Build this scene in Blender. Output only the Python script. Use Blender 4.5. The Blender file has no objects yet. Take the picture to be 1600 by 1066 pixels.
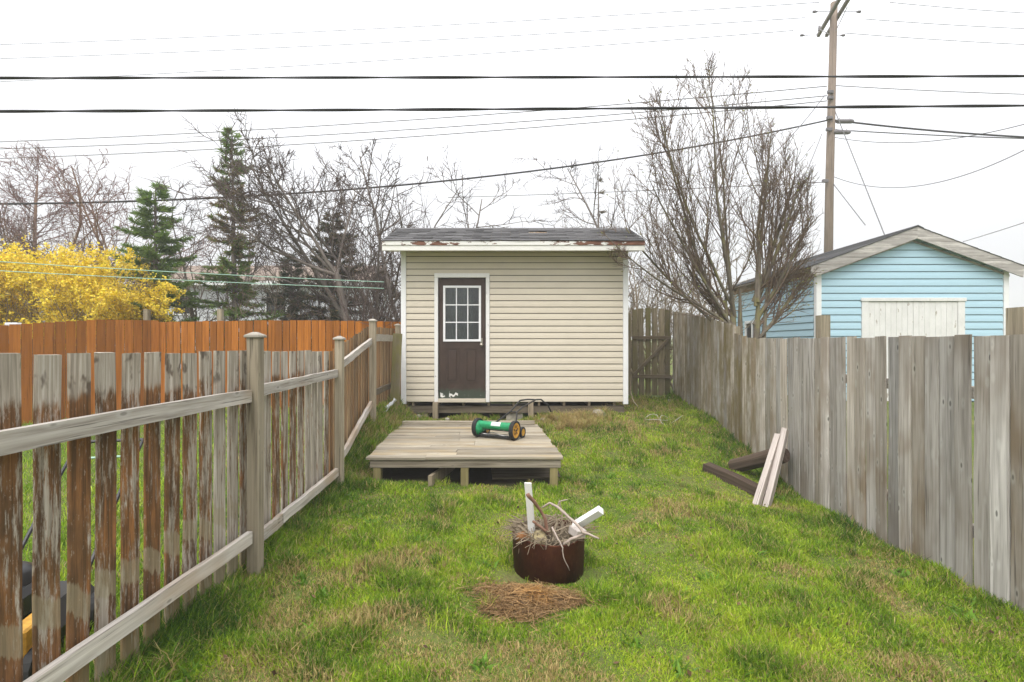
import bpy, math, random
import numpy as np
from mathutils import Vector, Matrix, Quaternion

random.seed(7)
RNG = np.random.default_rng(11)
R = math.radians
scene = bpy.context.scene
col = scene.collection
H = 1.75                       # eye height: heights below are written relative to the eye (rel) and shifted by H

# ------------------------------------------------------------------ camera, sky, sun, exposure
cam_d = bpy.data.cameras.new('camera')
cam_d.sensor_width = 36.0
cam_d.lens = 18.0
cam_d.shift_y = 0.003
cam_d.clip_start = 0.05
cam_d.clip_end = 1000
cam = bpy.data.objects.new('camera', cam_d)
col.objects.link(cam)
cam.location = (0, 0, H)
cam.rotation_euler = (R(90), 0, 0)
scene.camera = cam

SUN_EL, SUN_AZ = R(58), R(200)         # azimuth measured from +Y towards +X: behind the camera, a little to the left
world = bpy.data.worlds.new('World')
scene.world = world
world.use_nodes = True
wn = world.node_tree
wn.nodes.clear()
w_out = wn.nodes.new('ShaderNodeOutputWorld')
w_bg = wn.nodes.new('ShaderNodeBackground')
w_sky = wn.nodes.new('ShaderNodeTexSky')
w_sky.sky_type = 'NISHITA'
w_sky.sun_disc = False
w_sky.sun_elevation = SUN_EL
w_sky.sun_rotation = SUN_AZ
w_sky.air_density = 1.0
w_sky.dust_density = 6.0
w_hs = wn.nodes.new('ShaderNodeHueSaturation')
w_hs.inputs['Saturation'].default_value = 0.25
w_mix = wn.nodes.new('ShaderNodeMix')
w_mix.data_type = 'RGBA'
w_mix.inputs[0].default_value = 0.85
w_mix.inputs[7].default_value = (6.3, 6.35, 6.6, 1)      # even overcast cloud deck
wn.links.new(w_sky.outputs[0], w_hs.inputs['Color'])
wn.links.new(w_hs.outputs[0], w_mix.inputs[6])
# overcast luminance law: the cloud deck grows brighter towards the zenith, the same all round
w_tc = wn.nodes.new('ShaderNodeTexCoord')
w_sep = wn.nodes.new('ShaderNodeSeparateXYZ')
wn.links.new(w_tc.outputs['Generated'], w_sep.inputs[0])
w_up = wn.nodes.new('ShaderNodeMath'); w_up.operation = 'MAXIMUM'; w_up.inputs[1].default_value = 0.0
wn.links.new(w_sep.outputs['Z'], w_up.inputs[0])
w_law = wn.nodes.new('ShaderNodeMath'); w_law.operation = 'MULTIPLY_ADD'
w_law.inputs[1].default_value = 2.1; w_law.inputs[2].default_value = 0.80
wn.links.new(w_up.outputs[0], w_law.inputs[0])
w_sc = wn.nodes.new('ShaderNodeVectorMath'); w_sc.operation = 'SCALE'
wn.links.new(w_mix.outputs[2], w_sc.inputs[0])
wn.links.new(w_law.outputs[0], w_sc.inputs['Scale'])
wn.links.new(w_sc.outputs[0], w_bg.inputs['Color'])
w_bg.inputs['Strength'].default_value = 0.12
wn.links.new(w_bg.outputs[0], w_out.inputs[0])

sun_d = bpy.data.lights.new('sun', 'SUN')
sun_d.energy = 1.5
sun_d.angle = R(25)
sun_d.color = (1.0, 0.96, 0.9)
sun = bpy.data.objects.new('sun', sun_d)
col.objects.link(sun)
sdir = Vector((math.sin(SUN_AZ) * math.cos(SUN_EL), math.cos(SUN_AZ) * math.cos(SUN_EL), math.sin(SUN_EL)))
sun.rotation_euler = sdir.to_track_quat('Z', 'Y').to_euler()
sun.location = (0, -5, 12)

scene.view_settings.view_transform = 'Standard'
scene.view_settings.look = 'None'
scene.view_settings.gamma = 1.0
scene.view_settings.exposure = 0.28
scene.view_settings.use_curve_mapping = False
scene.render.engine = 'CYCLES'
scene.cycles.use_denoising = True
scene.cycles.max_bounces = 6
scene.cycles.diffuse_bounces = 3
scene.cycles.glossy_bounces = 3
scene.cycles.transparent_max_bounces = 8
scene.cycles.volume_bounces = 1
scene.cycles.sample_clamp_indirect = 6


# ------------------------------------------------------------------ materials
class NT:
    def __init__(self, name, rough=0.8, spec=0.3):
        self.m = bpy.data.materials.new(name)
        self.m.use_nodes = True
        self.t = self.m.node_tree
        self.t.nodes.clear()
        self.out = self.n('ShaderNodeOutputMaterial')
        self.b = self.n('ShaderNodeBsdfPrincipled')
        self.b.inputs['Roughness'].default_value = rough
        self.b.inputs['Specular IOR Level'].default_value = spec
        self.l(self.b.outputs[0], self.out.inputs[0])
        self._oc = None

    def n(self, t):
        return self.t.nodes.new(t)

    def l(self, a, b):
        self.t.links.new(a, b)

    def put(self, sock, v):
        if isinstance(v, (int, float)):
            sock.default_value = v
        elif isinstance(v, tuple):
            sock.default_value = v if len(v) != 3 or sock.type != 'RGBA' else (*v, 1)
        else:
            self.l(v, sock)

    def coord(self, rnd=True):
        if self._oc is None:
            tc = self.n('ShaderNodeTexCoord')
            if rnd:
                oi = self.n('ShaderNodeObjectInfo')
                mu = self.n('ShaderNodeVectorMath'); mu.operation = 'SCALE'
                cx = self.n('ShaderNodeCombineXYZ')
                for i, k in enumerate((37.0, 53.0, 71.0)):
                    mm = self.n('ShaderNodeMath'); mm.operation = 'MULTIPLY'
                    self.l(oi.outputs['Random'], mm.inputs[0]); mm.inputs[1].default_value = k
                    self.l(mm.outputs[0], cx.inputs[i])
                ad = self.n('ShaderNodeVectorMath'); ad.operation = 'ADD'
                self.l(tc.outputs['Object'], ad.inputs[0]); self.l(cx.outputs[0], ad.inputs[1])
                self._oc = ad.outputs[0]
                self.rand = oi.outputs['Random']
                self.ocol = oi.outputs['Color']
            else:
                self._oc = tc.outputs['Object']
            self.obj = tc.outputs['Object']
        return self._oc

    def noise(self, scale, detail=3, sc=(1, 1, 1), rough=0.55, off=0.0, dist=0.0):
        c = self.coord()
        mp = self.n('ShaderNodeMapping')
        mp.inputs['Scale'].default_value = sc
        mp.inputs['Location'].default_value = (off, off * 1.7, off * 0.6)
        self.l(c, mp.inputs['Vector'])
        nz = self.n('ShaderNodeTexNoise')
        nz.inputs['Scale'].default_value = scale
        nz.inputs['Detail'].default_value = detail
        nz.inputs['Roughness'].default_value = rough
        nz.inputs['Distortion'].default_value = dist
        self.l(mp.outputs[0], nz.inputs['Vector'])
        return nz.outputs['Fac']

    def voro(self, scale, sc=(1, 1, 1), off=0.0, feature='F1'):
        c = self.coord()
        mp = self.n('ShaderNodeMapping')
        mp.inputs['Scale'].default_value = sc
        mp.inputs['Location'].default_value = (off, off, off)
        self.l(c, mp.inputs['Vector'])
        v = self.n('ShaderNodeTexVoronoi')
        v.feature = feature
        v.inputs['Scale'].default_value = scale
        self.l(mp.outputs[0], v.inputs['Vector'])
        return v.outputs['Distance']

    def step(self, v, lo, hi, a=0.0, b=1.0):
        m = self.n('ShaderNodeMapRange')
        m.interpolation_type = 'SMOOTHSTEP'
        self.put(m.inputs['Value'], v)
        m.inputs['From Min'].default_value = lo
        m.inputs['From Max'].default_value = hi
        m.inputs['To Min'].default_value = a
        m.inputs['To Max'].default_value = b
        return m.outputs[0]

    def math(self, op, a, b=0.0, c=0.0):
        m = self.n('ShaderNodeMath'); m.operation = op
        self.put(m.inputs[0], a); self.put(m.inputs[1], b); self.put(m.inputs[2], c)
        return m.outputs[0]

    def mix(self, f, a, b, mode='MIX'):
        m = self.n('ShaderNodeMix'); m.data_type = 'RGBA'; m.blend_type = mode
        self.put(m.inputs[0], f); self.put(m.inputs[6], a); self.put(m.inputs[7], b)
        return m.outputs[2]

    def ramp(self, v, stops):
        r = self.n('ShaderNodeValToRGB')
        el = r.color_ramp.elements
        while len(el) < len(stops):
            el.new(0.5)
        for e, (p, c) in zip(el, stops):
            e.position = p; e.color = (*c, 1)
        self.l(v, r.inputs[0])
        return r.outputs[0]

    def xyz(self):
        self.coord()
        s = self.n('ShaderNodeSeparateXYZ')
        self.l(self.obj, s.inputs[0])
        return s.outputs

    def sep_col(self):
        self.coord()
        s = self.n('ShaderNodeSeparateColor')
        self.l(self.ocol, s.inputs[0])
        return s.outputs

    def bump(self, h, strength=0.3, dist=0.01):
        b = self.n('ShaderNodeBump')
        b.inputs['Strength'].default_value = strength
        b.inputs['Distance'].default_value = dist
        self.l(h, b.inputs['Height'])
        self.l(b.outputs[0], self.b.inputs['Normal'])

    def done(self, color=None, rough=None, metal=None):
        if color is not None:
            self.put(self.b.inputs['Base Color'], color)
        if rough is not None:
            self.put(self.b.inputs['Roughness'], rough)
        if metal is not None:
            self.b.inputs['Metallic'].default_value = metal
        return self.m


def axis_sc(axis, along, across):
    return tuple(along if a == axis else across for a in 'XYZ')


def wood(name, light, dark, axis='Z', grain=38.0, knots=0.5, vary=0.35, moss=None, brown=None, white=None):
    """Weathered timber: fine grain along one axis, blotches, knots, piece to piece change."""
    t = NT(name, 0.85, 0.15)
    t.coord()
    g = t.noise(grain, 4, axis_sc(axis, 0.035, 1.0), 0.65, 0.0, 0.4)
    g2 = t.noise(9.0, 3, axis_sc(axis, 0.12, 1.0), 0.6, 3.0)
    c = t.ramp(g, [(0.28, tuple(x * 0.8 for x in dark)), (0.5, tuple((a + b) / 2 for a, b in zip(light, dark))), (0.74, light)])
    c = t.mix(t.step(g2, 0.42, 0.75, 0.0, 0.6), c, dark)
    if brown is not None:
        b = t.noise(2.2, 3, axis_sc(axis, 0.5, 1.0), 0.6, 9.0)
        c = t.mix(t.step(b, 0.45, 0.7, 0.0, 0.75), c, brown)
    if white is not None:
        b = t.noise(14.0, 4, axis_sc(axis, 0.1, 1.0), 0.7, 13.0)
        c = t.mix(t.step(b, 0.5, 0.62, 0.0, 0.8), c, white)
    ck = t.noise(62.0, 3, axis_sc(axis, 0.022, 1.0), 0.6, 41.0)     # drying checks along the grain
    c = t.mix(t.step(ck, 0.60, 0.68, 0.0, 0.7), c, tuple(x * 0.38 for x in dark))
    if knots:
        v = t.voro(1.0, axis_sc(axis, 4.2, 11.0), 2.0)
        c = t.mix(t.step(v, 0.26, 0.14, 0.0, knots * 0.28), c, tuple(min(x * 1.15, .7) for x in light))
        c = t.mix(t.step(v, 0.12, 0.06, 0.0, knots), c, tuple(x * 0.35 for x in dark))
    rv = t.step(t.rand, 0.0, 1.0, 1.0 - vary, 1.0 + vary * 0.5)
    hv = t.n('ShaderNodeHueSaturation')
    t.l(rv, hv.inputs['Value']); t.l(c, hv.inputs['Color'])
    c = hv.outputs[0]
    if moss is not None:
        s = t.sep_col()
        h2 = t.n('ShaderNodeHueSaturation'); t.l(s[0], h2.inputs['Value']); t.l(s[2], h2.inputs['Saturation']); t.l(c, h2.inputs['Color']); c = h2.outputs[0]
        mz = t.noise(5.0, 4, axis_sc(axis, 0.4, 1.0), 0.65, 21.0)
        k = t.math('MULTIPLY', t.step(mz, 0.3, 0.65), s[1])
        c = t.mix(k, c, moss)
    t.bump(g, 0.45, 0.004)
    return t.done(c)


def paint(name, colr, chip=None, chip_lo=0.62, chip_hi=0.66, rough=0.6, sc=(1, 1, 1), scale=14.0, dirt=0.25, spec=0.3):
    t = NT(name, rough, spec)
    n = t.noise(3.0, 4, (1, 1, 1), 0.6, 1.0)
    c = t.mix(t.step(n, 0.35, 0.75, 0.0, dirt), colr, tuple(x * 0.72 for x in colr))
    f = t.noise(60.0, 2, sc, 0.5, 5.0)
    c = t.mix(t.step(f, 0.3, 0.7, 0.0, 0.12), c, tuple(x * 0.6 for x in colr))
    if chip is not None:
        p = t.noise(scale, 5, sc, 0.62, 7.0)
        k = t.step(p, chip_lo, chip_hi)
        c = t.mix(k, c, chip)
        t.bump(t.math('SUBTRACT', 1.0, k), 0.4, 0.003)
    return t.done(c)


M = {}
M['rail'] = wood('weathered rail', (0.70, 0.66, 0.60), (0.30, 0.26, 0.22), 'Y', 36, 0.5, 0.15, brown=(0.40, 0.29, 0.19))
M['rail_x'] = wood('weathered cross timber', (0.40, 0.35, 0.28), (0.20, 0.165, 0.12), 'X', 42, 0.35, 0.2)
M['post'] = wood('weathered post', (0.45, 0.39, 0.29), (0.24, 0.2, 0.14), 'Z', 40, 0.35, 0.15)
M['post_cap'] = wood('post cap timber', (0.5, 0.46, 0.4), (0.3, 0.27, 0.22), 'X', 40, 0.0, 0.1)
M['grey_board'] = wood('grey fence board', (0.66, 0.615, 0.555), (0.31, 0.275, 0.235), 'Z', 30, 0.8, 0.1, moss=(0.17, 0.135, 0.055), brown=(0.25, 0.19, 0.13))
M['gate_board'] = wood('gate board', (0.30, 0.25, 0.18), (0.14, 0.115, 0.08), 'Z', 34, 0.4, 0.3, moss=(0.14, 0.13, 0.035))
M['gate_rail'] = wood('gate rail timber', (0.25, 0.205, 0.14), (0.13, 0.10, 0.07), 'X', 34, 0.2, 0.2)
M['orange'] = wood('orange stained board', (0.50, 0.18, 0.028), (0.30, 0.10, 0.014), 'Z', 26, 0.35, 0.32)
M['deck'] = wood('deck board', (0.47, 0.42, 0.335), (0.24, 0.205, 0.15), 'X', 46, 0.4, 0.34, brown=(0.33, 0.25, 0.14))
M['deck_post'] = wood('green tinged deck post', (0.34, 0.29, 0.14), (0.19, 0.155, 0.07), 'Z', 40, 0.3, 0.15)
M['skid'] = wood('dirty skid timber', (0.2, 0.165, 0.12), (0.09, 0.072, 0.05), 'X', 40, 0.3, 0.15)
M['step_post'] = wood('bare step post', (0.42, 0.35, 0.25), (0.24, 0.19, 0.13), 'Z', 40, 0.4, 0.15)
M['white_wood'] = wood('whitewashed post', (0.66, 0.60, 0.55), (0.42, 0.36, 0.32), 'Z', 40, 0.4, 0.1)
M['log'] = wood('rotten dark timber', (0.13, 0.095, 0.07), (0.045, 0.03, 0.022), 'X', 20, 0.2, 0.1)
M['barge'] = wood('bare barge board', (0.48, 0.455, 0.43), (0.29, 0.265, 0.245), 'X', 36, 0.3, 0.12, white=(0.6, 0.57, 0.53))
M['brown_soffit'] = wood('peeled eave board', (0.33, 0.22, 0.13), (0.16, 0.10, 0.06), 'Y', 26, 0.3, 0.1, white=(0.36, 0.34, 0.28))
M['pole'] = wood('utility pole timber', (0.30, 0.235, 0.185), (0.20, 0.155, 0.12), 'Z', 10, 0.0, 0.05)
M['pole_arm'] = wood('crossarm timber', (0.24, 0.21, 0.18), (0.15, 0.13, 0.11), 'Y', 20, 0.0, 0.05)


def picket_mat():
    """Brown stain flaking off grey wood; bands where an older rail and a newer one kept the wood bare."""
    t = NT('flaking brown picket', 0.85, 0.15)
    t.coord()
    z = t.xyz()[2]
    x = t.xyz()[1]
    s = t.sep_col()
    g = t.noise(46.0, 4, (1, 1, 0.04), 0.65, 0.0, 0.4)
    grey = t.ramp(g, [(0.25, (0.16, 0.13, 0.10)), (0.5, (0.37, 0.33, 0.27)), (0.75, (0.64, 0.60, 0.53))])
    blot = t.noise(8.0, 4, (1, 1, 0.35), 0.65, 4.0)
    brown = t.ramp(blot, [(0.3, (0.085, 0.05, 0.027)), (0.5, (0.205, 0.105, 0.045)), (0.72, (0.37, 0.16, 0.055))])
    brown = t.mix(t.step(g, 0.36, 0.64, 0.8, 0.0), brown, (0.06, 0.036, 0.02))
    fleck = t.noise(75.0, 3, (1, 1, 0.3), 0.7, 31.0)
    brown = t.mix(t.step(fleck, 0.62, 0.7, 0.0, 0.55), brown, (0.42, 0.36, 0.28))
    tan = t.ramp(g, [(0.3, (0.21, 0.17, 0.10)), (0.7, (0.38, 0.33, 0.225))])
    flake = t.noise(34.0, 6, (1, 1, 0.13), 0.78, 11.0)
    # stain cover: falls with object colour R (how weathered the picket is)
    side = t.noise(7.0, 2, (1, 1, 0.08), 0.5, 17.0)
    lim = t.math('ADD', t.math('MULTIPLY', s[0], -0.30), t.math('ADD', 0.635, t.math('MULTIPLY', t.math('SUBTRACT', side, 0.5), -0.42)))
    k = t.math('SUBTRACT', flake, lim)
    bare = t.math('MULTIPLY', t.step(k, -0.03, 0.10), 0.88)
    c = t.mix(bare, brown, grey)
    wob = t.math('ADD', t.math('MULTIPLY', t.math('SUBTRACT', blot, 0.5), 0.10), t.math('MULTIPLY', t.math('SUBTRACT', flake, 0.5), 0.13))
    zz = t.math('ADD', z, wob)
    skew = t.math('ADD', t.math('ADD', zz, t.math('MULTIPLY', t.rand, 0.07)), t.math('MULTIPLY', x, 0.55))
    # pale band left by an old rail
    band = t.math('MULTIPLY', t.step(skew, 0.44, 0.455), t.step(skew, 0.575, 0.56))
    c = t.mix(t.math('MULTIPLY', band, t.step(s[2], 0.2, 0.8, 0.0, 0.6)), c, tan)
    # bare top
    top = t.math('MULTIPLY', t.step(t.math('ADD', zz, t.math('MULTIPLY', t.rand, -0.05)), 1.305, 1.36), 0.85)
    knot = t.noise(11.0, 3, (1, 1, 0.55), 0.6, 23.0)
    topc = t.mix(t.step(knot, 0.56, 0.66, 0.0, 0.8), grey, (0.06, 0.042, 0.03))
    c = t.mix(top, c, topc)
    # foot: damp and greenish
    c = t.mix(t.step(zz, 0.26, 0.1, 0.0, 0.65), c, (0.24, 0.20, 0.105))
    t.bump(flake, 0.5, 0.004)
    return t.done(c)


M['picket'] = picket_mat()
M['picket_new'] = wood('tan picket', (0.36, 0.255, 0.15), (0.19, 0.12, 0.065), 'Z', 40, 0.35, 0.3, brown=(0.30, 0.15, 0.06))

M['siding'] = paint('beige vinyl siding', (0.63, 0.565, 0.45), rough=0.5, dirt=0.22, sc=(0.2, 1, 4), spec=0.35)
M['siding_dark'] = paint('sheathing', (0.10, 0.085, 0.065))  # dark backing: shadow lines between siding courses put into its colour
M['blue'] = paint('pale blue siding', (0.42, 0.61, 0.71), rough=0.5, dirt=0.08, sc=(0.2, 1, 4))
M['blue_dark'] = paint('blue sheathing', (0.08, 0.13, 0.16))
M['white'] = paint('white trim', (0.82, 0.82, 0.82), rough=0.5, dirt=0.1)
M['white_chip'] = paint('chipped white casing', (0.80, 0.79, 0.76), (0.33, 0.30, 0.26), 0.68, 0.70, 0.6, (1, 1, 0.4), 26)
M['white_grimy'] = paint('grimy white door paint', (0.76, 0.75, 0.73), (0.42, 0.38, 0.33), 0.64, 0.67, 0.7, (1, 1, 0.3), 16, 0.4)
M['fascia'] = paint('white fascia paint', (0.80, 0.785, 0.74), (0.40, 0.25, 0.13), 0.70, 0.72, 0.6, (0.5, 1, 1), 12)


def peel_mat():
    t = NT('peeling drip board', 0.75, 0.2)
    t.coord()
    a = t.noise(1.1, 2, (1, 1, 1), 0.5, 0.6)
    b = t.noise(16.0, 5, (0.5, 1, 1.4), 0.65, 3.0)
    s = t.math('ADD', t.math('MULTIPLY', a, 1.15), t.math('MULTIPLY', b, 0.75))
    k = t.step(s, 0.89, 0.925)
    under = t.ramp(t.noise(40, 3, (0.2, 1, 1), 0.6, 5.0), [(0.3, (0.085, 0.04, 0.028)), (0.7, (0.24, 0.115, 0.075))])
    c = t.mix(k, (0.78, 0.765, 0.73), under)
    t.bump(t.math('SUBTRACT', 1.0, k), 0.5, 0.004)
    return t.done(c)


M['peel'] = peel_mat()


def door_mat():
    t = NT('brown door paint', 0.5, 0.35)
    t.coord()
    z = t.xyz()[2]
    n = t.noise(5.0, 4, (1, 1, 0.6), 0.6)
    c = t.ramp(n, [(0.3, (0.042, 0.026, 0.019)), (0.7, (0.066, 0.042, 0.032))])
    w = t.noise(13.0, 4, (1, 1, 1), 0.6, 5.0)
    zz = t.math('ADD', z, t.math('MULTIPLY', w, -0.16))
    c = t.mix(t.step(zz, 0.10, 0.02, 0.0, 0.75), c, (0.045, 0.07, 0.048))
    strip = t.math('MULTIPLY', t.step(zz, -0.045, -0.04), t.step(zz, -0.003, -0.010))
    wx = t.noise(4.5, 2, (1, 1, 0.1), 0.5, 12.0)
    c = t.mix(t.math('MULTIPLY', strip, t.step(wx, 0.47, 0.50)), c, (0.75, 0.74, 0.70))
    p = t.noise(34.0, 4, (1, 1, 1), 0.6, 8.0)
    c = t.mix(t.step(p, 0.74, 0.76), c, (0.55, 0.53, 0.5))
    return t.done(c)


M['door'] = door_mat()


def simple(name, colr, rough=0.6, metal=0.0, spec=0.4, vary=0.25, scale=8.0):
    t = NT(name, rough, spec)
    n = t.noise(scale, 4, (1, 1, 1), 0.6)
    c = t.mix(t.step(n, 0.3, 0.75), colr, tuple(x * (1 - vary) for x in colr))
    t.bump(n, 0.1, 0.003)
    return t.done(c, metal=metal)


M['shingle'] = None


def shingle_mat(name, c1, c2):
    t = NT(name, 0.9, 0.15)
    t.coord()
    n = t.noise(130.0, 2)
    b = t.noise(3.5, 3, (1, 1, 1), 0.6, 4.0)
    c = t.mix(t.step(n, 0.3, 0.7), c1, c2)
    c = t.mix(t.step(b, 0.4, 0.7, 0.0, 0.5), c, tuple(x * 0.6 for x in c1))
    rv = t.step(t.rand, 0, 1, 0.72, 1.25)
    hv = t.n('ShaderNodeHueSaturation'); t.l(rv, hv.inputs['Value']); t.l(c, hv.inputs['Color'])
    t.bump(n, 0.5, 0.004)
    return t.done(hv.outputs[0])


M['shingle'] = shingle_mat('grey asphalt shingle', (0.085, 0.083, 0.083), (0.135, 0.13, 0.13))
M['shingle_dark'] = shingle_mat('dark asphalt shingle', (0.055, 0.055, 0.055), (0.09, 0.09, 0.088))
M['black_metal'] = simple('black painted tube', (0.025, 0.025, 0.026), 0.4)
M['rubber'] = simple('black rubber', (0.02, 0.02, 0.02), 0.75)
M['green_plastic'] = simple('green plastic', (0.015, 0.32, 0.125), 0.45, vary=0.45, scale=25)
M['yellow_plastic'] = simple('yellow plastic', (0.66, 0.35, 0.05), 0.55, vary=0.4, scale=30)
M['label_white'] = simple('pale label', (0.65, 0.72, 0.68), 0.4, vary=0.1)
M['steel'] = simple('worn steel', (0.30, 0.29, 0.28), 0.45, 0.7)
M['brass'] = simple('dull knob metal', (0.50, 0.46, 0.38), 0.3, 0.9)
M['cable'] = simple('black cable sheath', (0.03, 0.028, 0.03), 0.6)
M['thin_wire'] = simple('grey wire', (0.16, 0.155, 0.16), 0.5)
M['green_line'] = simple('green clothes line', (0.35, 0.55, 0.44), 0.5, vary=0.05)
M['insulator'] = simple('grey insulator', (0.16, 0.145, 0.15), 0.4)
M['curtain'] = simple('grey curtain', (0.55, 0.55, 0.52), 0.9)
M['stone'] = simple('pale stone', (0.38, 0.35, 0.28), 0.9, vary=0.5, scale=12)
M['plastic_scrap'] = simple('white plastic', (0.72, 0.74, 0.76), 0.4, vary=0.15)
M['house_wall'] = paint('pale grey house siding', (0.52, 0.53, 0.55), dirt=0.1)
M['house_roof'] = shingle_mat('brown house roof', (0.22, 0.17, 0.135), (0.28, 0.22, 0.18))
M['dark_void'] = simple('dark interior', (0.02, 0.02, 0.02), 0.9)
M['rope'] = simple('pale cord', (0.55, 0.53, 0.46), 0.8)


def rust_mat():
    t = NT('rusty steel ring', 0.75, 0.25)
    t.coord()
    a = t.noise(5.0, 5, (1, 1, 0.6), 0.65)
    b = t.noise(36.0, 4, (1, 1, 0.5), 0.65, 3.0)
    c = t.ramp(a, [(0.3, (0.035, 0.012, 0.008)), (0.52, (0.085, 0.026, 0.014)), (0.75, (0.14, 0.048, 0.022))])
    c = t.mix(t.step(b, 0.55, 0.75, 0.0, 0.5), c, (0.18, 0.07, 0.03))
    c = t.mix(t.step(t.noise(3.0, 3, (1, 1, 0.3), 0.6, 8.0), 0.55, 0.75, 0.0, 0.7), c, (0.022, 0.014, 0.012))
    t.bump(b, 0.4, 0.004)
    return t.done(c)


M['rust'] = rust_mat()


def bark_mat(name, c1, c2, lichen=None, lo=0.55):
    t = NT(name, 0.9, 0.1)
    t.coord()
    n = t.noise(14.0, 4, (1, 1, 0.25), 0.65)
    c = t.ramp(n, [(0.3, c1), (0.7, c2)])
    if lichen:
        k = t.noise(5.0, 4, (1, 1, 0.5), 0.65, 6.0)
        c = t.mix(t.step(k, lo, lo + 0.12, 0.0, 0.8), c, lichen)
    t.bump(n, 0.5, 0.01)
    return t.done(c)


M['bark_right'] = bark_mat('olive grey bark', (0.10, 0.085, 0.065), (0.21, 0.18, 0.14), (0.22, 0.2, 0.09), 0.5)
M['twig_right'] = bark_mat('purple brown twig', (0.12, 0.085, 0.065), (0.22, 0.165, 0.125), (0.24, 0.21, 0.10), 0.58)
M['bark_grey'] = bark_mat('grey bark', (0.12, 0.10, 0.085), (0.24, 0.205, 0.18))
M['twig_grey'] = bark_mat('grey brown twig', (0.075, 0.055, 0.048), (0.14, 0.105, 0.09))
M['twig_red'] = bark_mat('reddish twig', (0.15, 0.085, 0.075), (0.25, 0.15, 0.13))
M['twig_tan'] = bark_mat('tan twig', (0.19, 0.15, 0.10), (0.30, 0.245, 0.175))
M['bark_orange'] = bark_mat('warm bark', (0.20, 0.13, 0.09), (0.34, 0.23, 0.17))


def leaf_mat(name, attr='Col', trans=0.25, rough=0.6):
    t = NT(name, rough, 0.25)
    a = t.n('ShaderNodeVertexColor')
    a.layer_name = attr
    t.l(a.outputs[0], t.b.inputs['Base Color'])
    tr = t.n('ShaderNodeBsdfTranslucent')
    t.l(a.outputs[0], tr.inputs[0])
    mx = t.n('ShaderNodeMixShader')
    mx.inputs[0].default_value = trans
    t.l(t.b.outputs[0], mx.inputs[1]); t.l(tr.outputs[0], mx.inputs[2])
    t.l(mx.outputs[0], t.out.inputs[0])
    return t.m


M['leaf'] = leaf_mat('leaf faces')
M['grass'] = leaf_mat('grass blades', 'Col', 0.3, 0.5)


def ground_mat():
    t = NT('turf soil', 0.95, 0.1)
    c0 = t.n('ShaderNodeTexCoord')
    t._oc = c0.outputs['Object']; t.obj = c0.outputs['Object']
    a = t.noise(1.3, 5, (1, 1, 1), 0.6)
    b = t.noise(22.0, 4, (1, 1, 1), 0.7, 3.0)
    c = t.ramp(a, [(0.3, (0.075, 0.115, 0.022)), (0.5, (0.115, 0.155, 0.03)), (0.68, (0.20, 0.185, 0.075))])
    c = t.mix(t.step(b, 0.35, 0.7, 0.0, 0.6), c, (0.085, 0.075, 0.035))
    p = t.xyz()

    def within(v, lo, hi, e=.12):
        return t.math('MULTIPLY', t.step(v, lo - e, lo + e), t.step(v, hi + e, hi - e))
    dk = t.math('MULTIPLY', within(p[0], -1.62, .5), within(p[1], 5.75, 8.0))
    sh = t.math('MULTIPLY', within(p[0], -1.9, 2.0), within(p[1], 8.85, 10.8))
    c = t.mix(t.math('MAXIMUM', dk, sh), c, (.035, .027, .02))       # bare earth where nothing grows, shade below platform and shed painted in
    t.bump(b, 0.6, 0.02)
    return t.done(c)


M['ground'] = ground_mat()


def glass_mat():
    m = bpy.data.materials.new('window glass')
    m.use_nodes = True
    nt = m.node_tree
    nt.nodes.clear()
    o = nt.nodes.new('ShaderNodeOutputMaterial')
    tr = nt.nodes.new('ShaderNodeBsdfTransparent'); tr.inputs[0].default_value = (0.62, 0.66, 0.64, 1)
    gl = nt.nodes.new('ShaderNodeBsdfGlossy'); gl.inputs['Roughness'].default_value = 0.03
    fr = nt.nodes.new('ShaderNodeFresnel'); fr.inputs[0].default_value = 1.5
    ad = nt.nodes.new('ShaderNodeMath'); ad.operation = 'MULTIPLY'; ad.inputs[1].default_value = 1.9
    mx = nt.nodes.new('ShaderNodeMixShader')
    nt.links.new(fr.outputs[0], ad.inputs[0]); nt.links.new(ad.outputs[0], mx.inputs[0])
    nt.links.new(tr.outputs[0], mx.inputs[1]); nt.links.new(gl.outputs[0], mx.inputs[2])
    nt.links.new(mx.outputs[0], o.inputs[0])
    return m


M['glass'] = glass_mat()


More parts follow.
